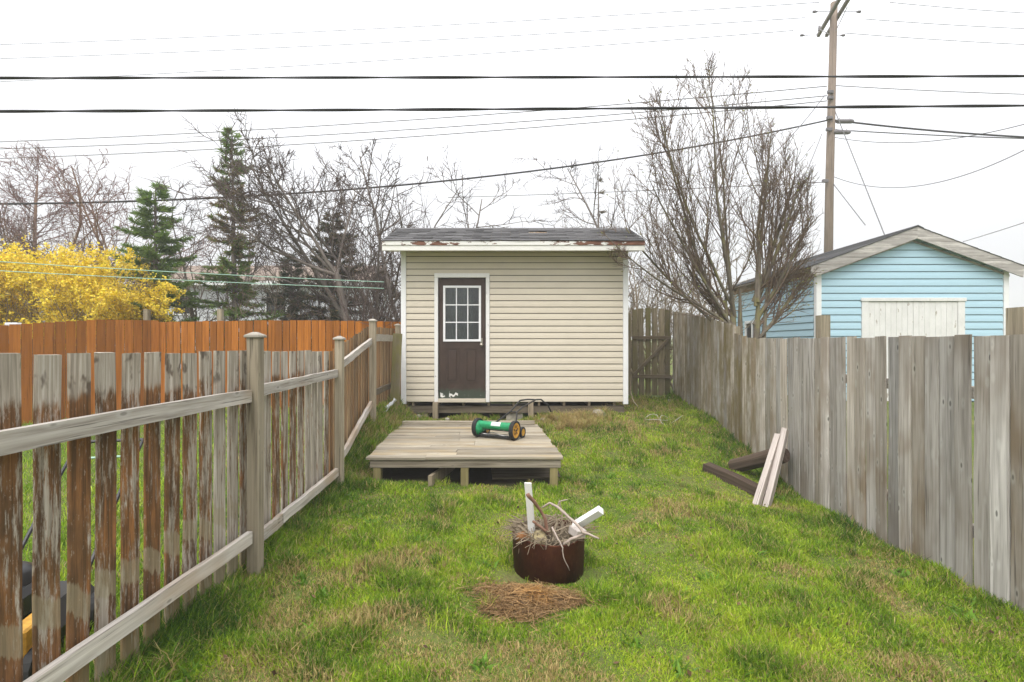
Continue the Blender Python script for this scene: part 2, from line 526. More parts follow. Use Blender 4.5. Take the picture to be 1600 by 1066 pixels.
# ------------------------------------------------------------------ mesh helpers
class MB:
    def __init__(self):
        self.v, self.f, self.c = [], [], []

    def add(self, vs, fs):
        k = len(self.v)
        self.v.extend(tuple(p) for p in vs)
        self.f.extend(tuple(i + k for i in f) for f in fs)
        return self

    def box(self, x0, x1, y0, y1, z0, z1):
        return self.add([(x0, y0, z0), (x1, y0, z0), (x1, y1, z0), (x0, y1, z0), (x0, y0, z1), (x1, y0, z1), (x1, y1, z1), (x0, y1, z1)],
                        [(0, 3, 2, 1), (4, 5, 6, 7), (0, 1, 5, 4), (1, 2, 6, 5), (2, 3, 7, 6), (3, 0, 4, 7)])

    def bbox(self, x0, x1, y0, y1, z0, z1, b=0.004):
        """box with all edges chamfered"""
        import itertools
        k = {}
        vs = []
        lo, hi = (x0, y0, z0), (x1, y1, z1)
        for s in itertools.product((0, 1), repeat=3):
            for a in range(3):
                p = [(hi[i] - b if s[i] else lo[i] + b) for i in range(3)]
                p[a] = hi[a] if s[a] else lo[a]
                k[(s, a)] = len(vs)
                vs.append(p)
        fs = []
        for a in range(3):
            o = [i for i in range(3) if i != a]
            for sv in (0, 1):
                q = []
                for (u, w) in ((0, 0), (1, 0), (1, 1), (0, 1)):
                    s = [0, 0, 0]; s[a] = sv; s[o[0]] = u; s[o[1]] = w
                    q.append(k[(tuple(s), a)])
                flip = (sv == 0) ^ (a == 1)
                fs.append(tuple(reversed(q)) if flip else tuple(q))
        for a in range(3):
            o = [i for i in range(3) if i != a]
            for (u, w) in ((0, 0), (1, 0), (1, 1), (0, 1)):
                s0 = [0, 0, 0]; s0[a] = 0; s0[o[0]] = u; s0[o[1]] = w
                s1 = list(s0); s1[a] = 1
                fs.append((k[(tuple(s0), o[0])], k[(tuple(s1), o[0])], k[(tuple(s1), o[1])], k[(tuple(s0), o[1])]))
        for s in itertools.product((0, 1), repeat=3):
            fs.append((k[(s, 0)], k[(s, 1)], k[(s, 2)]))
        return self.add(vs, fs)

    def tube(self, pts, rad, sides=6, cap=True):
        pts = [Vector(p) for p in pts]
        n = len(pts)
        if isinstance(rad, (int, float)):
            rad = [rad] * n
        ring = []
        up = None
        for i in range(n):
            d = (pts[min(i + 1, n - 1)] - pts[max(i - 1, 0)])
            if d.length < 1e-9:
                d = Vector((0, 0, 1))
            d.normalize()
            if up is None:
                up = Vector((0, 0, 1)) if abs(d.z) < 0.9 else Vector((1, 0, 0))
            a = d.cross(up)
            if a.length < 1e-6:
                a = d.orthogonal()
            a.normalize()
            b = d.cross(a)
            up = -b if False else up
            for k in range(sides):
                w = 2 * math.pi * k / sides
                ring.append(pts[i] + (a * math.cos(w) + b * math.sin(w)) * rad[i])
        fs = []
        for i in range(n - 1):
            for k in range(sides):
                k2 = (k + 1) % sides
                fs.append((i * sides + k, i * sides + k2, (i + 1) * sides + k2, (i + 1) * sides + k))
        if cap:
            fs.append(tuple(range(sides)))
            fs.append(tuple((n - 1) * sides + k for k in reversed(range(sides))))
        return self.add(ring, fs)

    def prism(self, poly, axis, a0, a1):
        """extrude a polygon; axis X: poly in (y,z); axis Y: poly in (x,z); axis Z: poly in (x,y)"""
        def P(p, a):
            return {'X': (a, p[0], p[1]), 'Y': (p[0], a, p[1]), 'Z': (p[0], p[1], a)}[axis]
        n = len(poly)
        vs = [P(p, a0) for p in poly] + [P(p, a1) for p in poly]
        fs = [tuple(reversed(range(n))), tuple(range(n, 2 * n))]
        fs += [(i, (i + 1) % n, n + (i + 1) % n, n + i) for i in range(n)]
        return self.add(vs, fs)

    def lathe(self, prof, seg=24, cx=0, cy=0, axis='Z'):
        vs, fs = [], []
        n = len(prof)
        for i in range(seg):
            w = 2 * math.pi * i / seg
            for (r, z) in prof:
                p = (r * math.cos(w), r * math.sin(w), z)
                if axis == 'X':
                    p = (p[2], p[0], p[1])
                elif axis == 'Y':
                    p = (p[0], p[2], p[1])
                vs.append((p[0] + cx, p[1] + cy, p[2]) if axis == 'Z' else p)
        for i in range(seg):
            j = (i + 1) % seg
            for k in range(n - 1):
                fs.append((i * n + k, j * n + k, j * n + k + 1, i * n + k + 1))
        return self.add(vs, fs)

    def mesh(self, name, mat=None, smooth=False, fix=True):
        me = bpy.data.meshes.new(name)
        me.from_pydata(self.v, [], self.f)
        if fix and len(self.f) < 4000:
            import bmesh
            bm = bmesh.new(); bm.from_mesh(me)
            bmesh.ops.recalc_face_normals(bm, faces=bm.faces)
            bm.to_mesh(me); bm.free()
        if mat is not None:
            me.materials.append(M[mat] if isinstance(mat, str) else mat)
        if smooth:
            me.polygons.foreach_set('use_smooth', [True] * len(me.polygons))
        me.update()
        return me


def link(name, data, parent=None, loc=(0, 0, 0), rot=(0, 0, 0)):
    o = bpy.data.objects.new(name, data)
    col.objects.link(o)
    o.parent = parent
    o.location = loc
    o.rotation_euler = rot
    return o


def build(name, mb, mat, parent=None, loc=(0, 0, 0), rot=(0, 0, 0), smooth=False, fix=True):
    return link(name, mb.mesh(name, mat, smooth, fix), parent, loc, rot)


def tag(o, label=None, cat=None, group=None, kind=None):
    if label: o['label'] = label
    if cat: o['category'] = cat
    if group: o['group'] = group
    if kind: o['kind'] = kind
    return o


def thing(name, label, cat, loc=(0, 0, 0), rz=0.0, group=None):
    o = link(name, None, None, loc, (0, 0, rz))
    return tag(o, label, cat, group)


def longboard(axis, L, w, t, seg=3, jit=0.002, chip=0.0, ch=0.003):
    """A sawn board: long axis from 0 to L, section w x t centred on the axis; slightly uneven edges."""
    mb = MB()
    vs, fs = [], []
    for i in range(seg + 1):
        s = L * i / seg
        dw, dt = random.uniform(-jit, jit), random.uniform(-jit, jit)
        hw, ht = w / 2, t / 2
        ring = [(-hw + dw + ch, -ht + dt), (hw + dw - ch, -ht + dt), (hw + dw, -ht + dt + ch), (hw + dw, ht + dt), (-hw + dw, ht + dt), (-hw + dw, -ht + dt + ch)]
        for (a, b) in ring:
            ss = s + (random.uniform(-chip, chip) if i in (0, seg) else 0)
            vs.append({'Z': (a, b, ss), 'Y': (b, ss, a), 'X': (ss, b, a)}[axis])
    n = 6
    for i in range(seg):
        for k in range(n):
            fs.append((i * n + k, i * n + (k + 1) % n, (i + 1) * n + (k + 1) % n, (i + 1) * n + k))
    fs.append(tuple(reversed(range(n))))
    fs.append(tuple(seg * n + k for k in range(n)))
    return mb.add(vs, fs)


# ------------------------------------------------------------------ the lie of the land (heights relative to the eye)
GY = np.array([-6, 2, 3.5, 5, 5.8, 6.6, 7.5, 9, 11, 14, 24, 400.0])
GX = np.array([-400, -14, -5, -2.6, -2.05, -1.6, 0, 1.5, 3.3, 5, 14, 400.0])
GZ = np.array([
    [-1.62, -1.62, -1.62, -1.62, -1.62, -1.60, -1.58, -1.52, -1.45, -1.35, -1.2, 0.0],
    [-1.62, -1.62, -1.62, -1.62, -1.62, -1.60, -1.58, -1.52, -1.45, -1.35, -1.2, 0.0],
    [-1.62, -1.62, -1.62, -1.62, -1.60, -1.56, -1.52, -1.48, -1.42, -1.35, -1.2, 0.0],
    [-1.63, -1.63, -1.62, -1.56, -1.46, -1.28, -1.20, -1.20, -1.25, -1.25, -1.2, 0.0],
    [-1.63, -1.63, -1.61, -1.49, -1.32, -1.10, -1.02, -1.02, -1.10, -1.2, -1.2, 0.0],
    [-1.66, -1.66, -1.63, -1.57, -1.53, -1.46, -1.36, -1.27, -1.2, -1.2, -1.2, 0.0],
    [-1.72, -1.72, -1.69, -1.62, -1.59, -1.53, -1.44, -1.33, -1.25, -1.2, -1.2, 0.0],
    [-1.76, -1.76, -1.72, -1.66, -1.58, -1.47, -1.34, -1.20, -1.12, -1.15, -1.2, 0.5],
    [-1.79, -1.79, -1.77, -1.80, -1.80, -1.68, -1.52, -1.28, -1.15, -1.15, -1.2, 2.0],
    [-1.70, -1.70, -1.65, -1.60, -1.55, -1.45, -1.35, -1.22, -1.15, -1.15, -1.2, 3.0],
    [-1.50, -1.50, -1.50, -1.45, -1.40, -1.35, -1.30, -1.20, -1.15, -1.1, -1.1, 8.0],
    [-1.50, -1.50, -1.50, -1.45, -1.40, -1.35, -1.30, -1.20, -1.15, -1.0, -0.6, 8.0]])


def gz(x, y):
    """ground height, world z"""
    x = np.asarray(x, float); y = np.asarray(y, float)
    xi = np.clip(np.searchsorted(GX, x) - 1, 0, len(GX) - 2)
    yi = np.clip(np.searchsorted(GY, y) - 1, 0, len(GY) - 2)
    tx = np.clip((x - GX[xi]) / (GX[xi + 1] - GX[xi]), 0, 1)
    ty = np.clip((y - GY[yi]) / (GY[yi + 1] - GY[yi]), 0, 1)
    tx = tx * tx * (3 - 2 * tx) * 0.5 + tx * 0.5
    ty = ty * ty * (3 - 2 * ty) * 0.5 + ty * 0.5
    a = GZ[xi, yi] * (1 - tx) + GZ[xi + 1, yi] * tx
    b = GZ[xi, yi + 1] * (1 - tx) + GZ[xi + 1, yi + 1] * tx
    z = a * (1 - ty) + b * ty
    lump = 0.018 * np.sin(x * 5.1 + 1.3 * np.sin(y * 3.3)) * np.sin(y * 4.3 + 0.7) + 0.012 * np.sin(x * 11.7 + y * 3.0) * np.sin(y * 9.1 - x * 2)
    near = np.clip(1.5 - np.hypot(x, y - 5) / 14, 0, 1)
    return z + lump * near + H


def gz1(x, y):
    return float(gz(x, y))


def vnoise(x, y, scale, seed):
    """smooth value noise 0..1"""
    g = np.random.default_rng(seed).random((256, 256))
    u, v = x * scale + 1000.3, y * scale + 1000.7
    i, j = np.floor(u).astype(int), np.floor(v).astype(int)
    fu, fv = u - i, v - j
    fu, fv = fu * fu * (3 - 2 * fu), fv * fv * (3 - 2 * fv)
    a = g[i % 256, j % 256]; b = g[(i + 1) % 256, j % 256]; c = g[i % 256, (j + 1) % 256]; d = g[(i + 1) % 256, (j + 1) % 256]
    return (a * (1 - fu) + b * fu) * (1 - fv) + (c * (1 - fu) + d * fu) * fv


def make_ground():
    xs = np.concatenate([[-150, -100, -60, -40, -28, -20, -15, -12], np.arange(-10, 10.01, 0.16), [12, 15, 20, 28, 40, 60, 100, 150]])
    ys = np.concatenate([[-60, -30, -15, -8, -4, -2, -1], np.arange(0, 13.01, 0.16), [14, 15.5, 17.5, 20, 24, 30, 40, 55, 75, 100, 150]])
    X, Y = np.meshgrid(xs, ys, indexing='ij')
    Z = gz(X, Y)
    nx, ny = len(xs), len(ys)
    idx = np.arange(nx * ny).reshape(nx, ny)
    f = np.stack([idx[:-1, :-1], idx[1:, :-1], idx[1:, 1:], idx[:-1, 1:]], -1).reshape(-1, 4)
    me = bpy.data.meshes.new('ground')
    me.from_pydata(np.stack([X, Y, Z], -1).reshape(-1, 3).tolist(), [], f.tolist())
    me.polygons.foreach_set('use_smooth', [True] * len(me.polygons))
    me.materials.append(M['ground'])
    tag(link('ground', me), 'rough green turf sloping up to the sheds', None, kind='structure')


make_ground()


# ------------------------------------------------------------------ beige shed
SX0, SX1, SY0, SY1 = -1.93, 2.02, 8.92, 10.75      # plan
SB = -1.00 + H                                      # underside of the walls
EAVE = 1.66 + H
RIDGE_Y = 9.75


def lap_plank(x0, x1, z0, h, lip, mb=None, y=0.0):
    """horizontal lap board facing -Y: thin at the top, thick rolled lower edge with a shadow gap"""
    mb = mb or MB()
    prof = [(y, z0 + 0.004), (y - lip, z0), (y - lip, z0 + h * 0.12), (y - lip * 0.82, z0 + h * 0.5), (y - lip * 0.30, z0 + h), (y, z0 + h)]
    return mb.prism(prof, 'X', x0, x1)


def make_shed():
    t = thing('garden_shed', 'beige vinyl sided shed with brown door and grey shingled roof', 'shed', (0, SY0, SB))
    ht = EAVE - SB
    cx = (SX0 + SX1) / 2
    # core walls (sheathing); front has the doorway
    dx0, dx1, dtop = -1.285, -0.455, 2.155
    fr = MB()
    fr.box(SX0 + .02, dx0, 0.0, 0.05, 0.0, ht)
    fr.box(dx1, SX1 - .02, 0.0, 0.05, 0.0, ht)
    fr.box(dx0, dx1, 0.0, 0.05, dtop, ht)
    build('sheathing', fr, 'siding_dark', t)
    sw = MB()
    dep = SY1 - SY0
    ry = RIDGE_Y - SY0
    rz = ht + 0.62
    for x0, x1 in ((SX0 + .02, SX0 + .07), (SX1 - .07, SX1 - .02)):
        sw.prism([(0.051, 0.0), (dep, 0.0), (dep, ht - 0.10), (ry, rz - 0.10), (0.051, ht - 0.02)], 'X', x0, x1)
    sw.box(SX0 + .071, SX1 - .071, dep - 0.05, dep, 0.0, ht - 0.12)
    build('wall', sw, 'siding', t)
    fl = MB(); fl.box(SX0 + .071, SX1 - .071, 0.051, dep - .051, 0.0, 0.04)
    build('shed_floor', fl, 'dark_void', t)
    # siding, course by course
    n = 24
    hh = (ht - 0.02) / n
    for i in range(n):
        z0 = i * hh
        sk = random.uniform(-0.0015, 0.0015)
        if z0 + hh < dtop + 0.10:
            spans = ((SX0 + 0.09, dx0 - 0.068), (dx1 + 0.068, SX1 - 0.09))
        else:
            spans = ((SX0 + 0.09, SX1 - 0.09),)
        for a, b in spans:
            mb = lap_plank(a, b, 0, hh - 0.011, 0.016 + random.uniform(-0.001, 0.001), y=-0.002)
            build('siding_plank', mb, 'siding', t, (0, 0, z0 + sk))
    for i in range(20):          # gable side facing the left fence, seen only from aside
        build('siding_plank', MB().box(-0.014, 0, 0.06, dep - .02, 0, 0.10), 'siding', t, (SX0 + .02, 0, i * 0.118))
    # corner trims
    for x0, x1 in ((SX0, SX0 + 0.088), (SX1 - 0.088, SX1)):
        build('corner_trim', MB().bbox(x0, x1, -0.03, 0.045, -0.045, ht - 0.005), 'white', t)
    # joists and skids under the floor
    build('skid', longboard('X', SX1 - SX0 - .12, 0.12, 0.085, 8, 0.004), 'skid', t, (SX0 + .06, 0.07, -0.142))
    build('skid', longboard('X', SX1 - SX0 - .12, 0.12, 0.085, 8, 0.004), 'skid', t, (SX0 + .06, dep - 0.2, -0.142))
    for k in range(9):
        x = SX0 + 0.2 + k * 0.44
        build('floor_joist', MB().box(x - .02, x + .02, 0.035, dep - .1, -0.075, -0.002), 'step_post', t)
    for x in (SX0 + .3, cx, SX1 - .3):
        g = gz1(x, SY0 + .25) - SB
        build('footing_block', MB().bbox(x - .15, x + .15, 0.06, 0.4, g - 0.05, -0.197, 0.01), 'stone', t)
    # two bare posts left from old steps
    for x in (-1.32, 0.325):
        g = gz1(x, SY0 - .45) - SB
        build('step_post', longboard('Z', abs(g) + 0.02 - 0.003, 0.09, 0.085, 4, 0.002), 'step_post', t, (x, -0.085, g - 0.02))
    # door casing
    build('door_casing', MB().bbox(dx0 - 0.065, dx0, -0.034, 0.03, -0.01, dtop + 0.0), 'white_chip', t)
    build('door_casing', MB().bbox(dx1, dx1 + 0.065, -0.034, 0.03, -0.01, dtop + 0.0), 'white_chip', t)
    build('door_casing', MB().bbox(dx0 - 0.065, dx1 + 0.065, -0.036, 0.03, dtop + 0.001, dtop + 0.075), 'white_chip', t)
    build('door_sill', MB().bbox(dx0 + .002, dx1 - .002, -0.05, 0.06, -0.012, 0.05), 'siding', t)
    # door leaf
    d = link('door', None, t, (dx0 + 0.012, 0.012, 0.056))
    W, Hh = dx1 - dx0 - 0.024, dtop - 0.062
    wx0, wx1, wz0, wz1 = 0.105, W - 0.105, 1.02, 1.93
    lf = MB()
    lf.box(0, wx0, 0, 0.04, 0, Hh); lf.box(wx1, W, 0, 0.04, 0, Hh)
    lf.box(wx0, wx1, 0, 0.04, 0, wz0); lf.box(wx0, wx1, 0, 0.04, wz1, Hh)
    build('door_leaf', lf, 'door', d)
    for (a, b) in ((0.12, 0.355), (W - 0.355, W - 0.12)):
        pm = MB()
        z0, z1 = 0.27, 0.88
        e = 0.022
        for (xa, xb, za, zb) in ((a, b, z1 - e, z1), (a, b, z0, z0 + e), (a, a + e, z0 + e, z1 - e), (b - e, b, z0 + e, z1 - e)):
            pm.box(xa, xb, -0.007, -0.0005, za, zb)
        pm.bbox(a + .045, b - .045, -0.008, -0.0005, z0 + .045, z1 - .045, 0.006)
        build('raised_panel', pm, 'door', d)
    # window in the door: frame, muntins, nine panes
    wf = MB()
    b = 0.032
    for (xa, xb, za, zb) in ((wx0 - b, wx1 + b, wz1 - .006, wz1 + b), (wx0 - b, wx1 + b, wz0 - b, wz0 + .006), (wx0 - b, wx0 + .006, wz0 + .006, wz1 - .006), (wx1 - .006, wx1 + b, wz0 + .006, wz1 - .006)):
        wf.bbox(xa, xb, -0.016, 0.005, za, zb, 0.003)
    build('window_frame', wf, 'white', d)
    cw, chh = (wx1 - wx0) / 3, (wz1 - wz0) / 3
    for i in (1, 2):
        x = wx0 + cw * i
        build('muntin', MB().bbox(x - .009, x + .009, -0.008, 0.012, wz0 + .006, wz1 - .006, 0.002), 'white', d)
        z = wz0 + chh * i
        build('muntin', MB().bbox(wx0 + .006, wx1 - .006, -0.0065, 0.0105, z - .009, z + .009, 0.002), 'white', d)
    pane = MB().box(-cw / 2, cw / 2, 0, 0.004, -chh / 2, chh / 2).mesh('pane', 'glass')
    for i in range(3):
        for j in range(3):
            link('pane', pane, d, (wx0 + cw * (i + .5), 0.016, wz0 + chh * (j + .5)))
    kb = MB()
    kb.lathe([(0.0, -0.07), (0.02, -0.068), (0.029, -0.055), (0.027, -0.042), (0.012, -0.034), (0.012, -0.012), (0.03, -0.008), (0.03, -0.0005)], 16, axis='Y')
    build('door_knob', kb, 'brass', d, (W - 0.065, 0, 0.93), smooth=True)
    build('latch_plate', MB().bbox(-0.02, 0.02, -0.006, -0.0005, -0.05, 0.05, 0.002), 'brass', d, (W - 0.065, 0, 1.0))
    # curtain hung inside the door window
    cm = MB()
    xs = np.linspace(wx0 - .04, wx1 - 0.12, 26)
    for i in range(25):
        y0, y1 = 0.12 + 0.02 * math.sin(i * 1.6), 0.12 + 0.02 * math.sin((i + 1) * 1.6)
        cm.add([(xs[i], y0, wz0 - .1), (xs[i + 1], y1, wz0 - .1), (xs[i + 1], y1, wz1 + .05), (xs[i], y0, wz1 + .05)], [(0, 1, 2, 3)])
    build('curtain', cm, 'curtain', d, fix=False)

    # roof: deck, fascia, shingles
    ex0, ex1 = -2.17 + 0.01, 2.21
    ey = -0.40
    r = link('roof', None, t, (0, 0, ht))
    e_z, r_z = 0.055, 0.055 + 0.47
    rake = 0.12
    slope = math.atan2(r_z - e_z, ry - ey)
    L = (ry - ey) / math.cos(slope)
    dk = MB()
    dk.prism([(ey, e_z - .02), (ry, r_z - .02), (dep + .4, e_z - .02), (dep + .4, e_z), (ry, r_z), (ey, e_z)], 'X', ex0 + .01, ex1 - .01)
    build('roof_deck', dk, 'brown_soffit', r)
    build('soffit', MB().box(ex0 + .02, ex1 - .02, ey + .03, -0.034, -0.055, -0.045), 'siding', r)
    build('drip_board', MB().bbox(ex0, ex1, ey - .022, ey + .0, -0.018, e_z - 0.003, 0.003), 'peel', r)
    build('fascia_board', MB().bbox(ex0, ex1, ey - .010, ey + .022, -0.105, -0.0185, 0.003), 'fascia', r)
    for x in (ex0, ex1):
        mb = MB()
        s = 0.02
        mb.prism([(ey + .024, -0.10), (ry, r_z - .13), (dep + .38, -0.10), (dep + .38, e_z - .004), (ry, r_z - .004), (ey + .024, e_z - .022)], 'X', x - s / 2, x + s / 2)
        build('rake_board', mb, 'fascia', r)
    # courses of shingles, tab by tab
    nrow = 8
    rowL = L / nrow
    ca, sa = math.cos(slope), math.sin(slope)
    tabs = []
    for v in range(4):
        w = 0.33
        d0 = random.uniform(-0.008, 0.008)
        lift0, lift1 = random.uniform(0.010, 0.018), random.uniform(0.010, 0.02)
        mb = MB()
        vs = []
        for (a, bb, z) in ((0.003, -0.012 + d0, lift0), (w - .003, -0.012 - d0, lift1), (w - .003, rowL, 0.004), (0.003, rowL, 0.004)):
            vs.append((a, bb * ca - z * sa, bb * sa + z * ca))
        for (a, bb, z) in ((0.003, -0.012 + d0, lift0 - .009), (w - .003, -0.012 - d0, lift1 - .009), (w - .003, rowL, 0.001), (0.003, rowL, 0.001)):
            vs.append((a, bb * ca - z * sa, bb * sa + z * ca))
        mb.add(vs, [(0, 1, 2, 3), (7, 6, 5, 4), (0, 4, 5, 1), (1, 5, 6, 2), (2, 6, 7, 3), (3, 7, 4, 0)])
        tabs.append(mb.mesh('shingle', 'shingle'))
    for i in range(nrow):
        s = i * rowL
        base = (ey - 0.02) + s * ca, e_z + s * sa
        off = -0.165 * (i % 2)
        x = ex0 - .012 + off
        while x < ex1 + .0:
            a = max(x, ex0 - .012); b2 = min(x + .33, ex1 + .012)
            if b2 - a > 0.06 and not (i == 5 and 0.28 < x < 0.50):
                o = link('shingle', random.choice(tabs), r, (a, base[0], base[1] + random.uniform(0, .002)))
                o.scale.x = (b2 - a) / 0.33
            x += 0.33
    # back slope and ridge cap
    bk = MB()
    bk.prism([(ry, r_z + .004), (dep + .42, e_z + .004), (dep + .42, e_z + .014), (ry, r_z + .016)], 'X', ex0 - .01, ex1 + .01)
    build('back_slope', bk, 'shingle', r)
    cap = MB()
    for k in range(14):
        x0 = ex0 - .01 + k * (ex1 - ex0 + .02) / 14
        cap.prism([(ry - .12, r_z - .05), (ry, r_z + .012), (ry + .12, r_z - .05), (ry + .12, r_z - .036), (ry, r_z + .028), (ry - .12, r_z - .036)], 'X', x0, x0 + (ex1 - ex0 + .02) / 14 - .006)
    build('ridge_cap', cap, 'shingle', r)
    return t


make_shed()


# ------------------------------------------------------------------ platform in front of the shed
def make_deck():
    z = -1.25 + H
    Y0, Y1 = 5.65, 8.0
    xa0, xa1 = -1.60, 0.565
    xb0 = -1.76
    t = thing('wooden_platform', 'low weathered timber platform standing before the shed door', 'platform', ((xa0 + xa1) / 2, Y0, z))
    cx = (xa0 + xa1) / 2
    n = 17
    w = (Y1 - Y0) / n
    for i in range(n):
        sh = (xb0 - xa0) * (i + .5) / n
        x0, x1 = xa0 + sh - cx + random.uniform(-.012, .012), xa1 + sh - cx + random.uniform(-.012, .012)
        joint = random.choice((None, 0.45, 0.55, 0.3, None))
        spans = [(x0, x1)] if joint is None else [(x0, x0 + (x1 - x0) * joint - .002), (x0 + (x1 - x0) * joint + .002, x1)]
        for a, b in spans:
            mb = longboard('X', b - a, 0.028, w - 0.011, 4, 0.002)
            # board lies flat: width along Y, thickness along Z
            o = build('deck_board', mb, 'deck', t, (a, w * (i + .5), -0.014 + random.uniform(-.003, .003)))
    # an edge plank lies raised along the back
    build('edge_plank', longboard('X', 2.05, 0.05, 0.10, 4, 0.003), 'deck', t, (xb0 - cx + .06, Y1 - Y0 - 0.04, 0.028))
    build('rim_joist', longboard('X', xa1 - xa0 - .05, 0.09, 0.04, 4, 0.001), 'rail_x', t, (xa0 - cx + .025, 0.045, -0.076))
    build('rim_joist', longboard('X', xa1 - xa0 - .05, 0.09, 0.04, 4, 0.001), 'rail_x', t, (xb0 - cx + .025, Y1 - Y0 - .12, -0.076))
    for k in range(4):
        x = xa0 - cx + .06 + k * (xa1 - xa0 - .12) / 3
        mb = MB()
        s = xb0 - xa0
        vs = [(x - .02, .07, -.118), (x + .02, .07, -.118), (x + .02 + s * .9, 2.2, -.118), (x - .02 + s * .9, 2.2, -.118)]
        vs += [(a, b, -.032) for a, b, c in vs]
        mb.add(vs, [(0, 3, 2, 1), (4, 5, 6, 7), (0, 1, 5, 4), (1, 2, 6, 5), (2, 3, 7, 6), (3, 0, 4, 7)])
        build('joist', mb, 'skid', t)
    for x in (xa0 + .10, cx - 0.01, xa1 - .10):
        g = gz1(x, Y0 + .06) - z
        build('post', longboard('Z', -0.123 - g + .06, 0.085, 0.085, 3, 0.002), 'deck_post', t, (x - cx, 0.075, g - .06))
    for x in (xb0 + .10, xb0 + 1.05, xb0 + 2.0):
        g = gz1(x, Y1 - .2) - z
        if -0.123 - g + .06 > 0.03:
            build('post', longboard('Z', -0.123 - g + .06, 0.085, 0.085, 3, 0.002), 'deck_post', t, (x - cx, Y1 - Y0 - .2, g - .06))
    # things lying under it
    o = build('timber_offcut', longboard('Y', 0.75, 0.12, 0.045, 3, 0.003), 'step_post', None, (-0.90, 5.62, gz1(-.9, 5.9) + .045), (R(2), 0, R(-14)))
    tag(o, 'pale timber offcut poking out from under the platform', 'offcut')
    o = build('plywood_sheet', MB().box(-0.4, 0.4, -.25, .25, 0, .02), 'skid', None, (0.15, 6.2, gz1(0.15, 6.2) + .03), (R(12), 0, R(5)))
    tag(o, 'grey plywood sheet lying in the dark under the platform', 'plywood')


make_deck()


# ------------------------------------------------------------------ left picket fence
def interp(y, pts):
    return float(np.interp(y, [p[0] for p in pts], [p[1] for p in pts]))


LF_X = [(-1, -1.85), (5.34, -1.85), (7.17, -2.0), (9.6, -2.16), (12, -2.3)]
LF_TOP = [(0, -.03), (3.59, -.05), (5.34, -.075), (7.17, .22), (7.18, .25), (9.6, .29), (12, .3)]


def make_left_fence():
    t = thing('picket_fence', 'left boundary fence of flaking brown pickets on grey rails', 'fence', (-1.85, 3.59, gz1(-1.85, 3.59)))
    o0 = Vector(t.location)

    def add_picket(y, w=0.114, mat='picket', top_j=0.0):
        x = interp(y, LF_X) - 0.052
        g = gz1(x, y)
        top = interp(y, LF_TOP) + H + random.uniform(-.008, .008) + top_j
        bot = g + random.uniform(-.02, .03) if y > 5.3 else min(g + .05, top - 1.545 + random.uniform(-.02, .02))
        mb = longboard('Z', top - bot, 0.017, w, 5, 0.0025, 0.002)
        # mesh z origin shifted so that bands sit level: top of a near picket is 1.55
        mb.v = [(a, b, c + (1.55 - (top - bot))) for a, b, c in mb.v]
        ang = math.atan2(interp(y + .1, LF_X) - interp(y - .1, LF_X), 0.2)
        o = build('picket', mb, mat, t, Vector((x, y, bot - (1.55 - (top - bot)))) - o0, (random.uniform(-.008, .008), 0, -ang + random.uniform(-.02, .02)))
        return o

    y = 0.35
    i = 0
    while y < 9.6:
        m = 'picket' if y < 5.3 else 'picket_new'
        sp = 0.157 if y < 7.2 else 0.15
        o = add_picket(y, random.uniform(.103, .114) if y < 7.2 else .085, m)
        wear = random.uniform(.05, .5) if y < 2.9 else random.uniform(.35, 1.0)
        o.color = (wear, 0, 1.0 if y < 3.0 else max(0.0, 1 - (y - 3.0) * .8), 1)
        y += sp + random.uniform(-.006, .006)
    # posts with caps
    for (px, py, top, w) in ((-1.80, 3.59, .075, .082), (-1.80, 5.34, .075, .076), (-1.95, 7.17, .345, .08), (-1.80, 0.0, .06, .105), (-2.13, 9.55, .37, .085)):
        g = gz1(px, py)
        z1 = top + H - 0.03
        p = build('post', longboard('Z', z1 - g + .1, w, w, 5, 0.001), 'post', t, Vector((px, py, g - .1)) - o0)
        c = MB()
        e = w / 2 + 0.014
        c.bbox(-e, e, -e, e, 0, 0.018, 0.003)
        c.add([(-e + .004, -e + .004, .0185), (e - .004, -e + .004, .0185), (e - .004, e - .004, .0185), (-e + .004, e - .004, .0185), (-.012, -.012, .04), (.012, -.012, .04), (.012, .012, .04), (-.012, .012, .04)],
              [(0, 1, 5, 4), (1, 2, 6, 5), (2, 3, 7, 6), (3, 0, 4, 7), (4, 5, 6, 7)])
        build('post_cap', c, 'post_cap', p, (0, 0, z1 - g + .1))

    def rail(xa, ya, za, xb, yb, zb, h=0.085, th=0.04, mat='rail'):
        L = math.dist((xa, ya, za), (xb, yb, zb))
        mb = longboard('Y', L, h, th, 10, 0.004)
        mb.v = [(b2, s, a) for (b2, s, a) in mb.v]
        rx = math.asin((zb - za) / L)
        rz = -math.atan2(xb - xa, yb - ya)
        build('rail', mb, mat, t, Vector((xa, ya, za + H)) - o0, (rx, 0, rz))

    xr = -1.815
    rail(xr, 0.055, -.34, xr, 3.535, -.355, .085)
    rail(xr, 0.055, -1.27, xr, 3.535, -1.335, .085)
    rail(xr, 3.645, -.335, xr, 5.295, -.305, .08)
    rail(xr, 3.645, -1.385, xr, 4.02, -1.375, .085)
    rail(xr, 4.025, -1.372, xr, 5.295, -1.325, .08)
    rail(xr - .005, 5.385, -.235, -1.965, 7.125, .045, .08)
    rail(xr - .005, 5.385, -1.235, -1.965, 7.125, -.83, .08)
    rail(-1.97, 7.215, .09, -2.11, 9.5, .105, .105, mat='post_cap')
    rail(-1.97, 7.215, -.70, -2.11, 9.5, -.70, .085, mat='skid')
    # an old board leans in the corner between fence and shed
    g = gz1(-1.98, 8.55)
    o = build('old_board', longboard('Z', 1.25, 0.15, 0.03, 5, 0.004), 'gate_board', None, (-1.93, 8.4, g - .02), (R(-4), R(3), R(20)))
    tag(o, 'old dark board leaning in the gap between picket fence and shed', 'board')


make_left_fence()


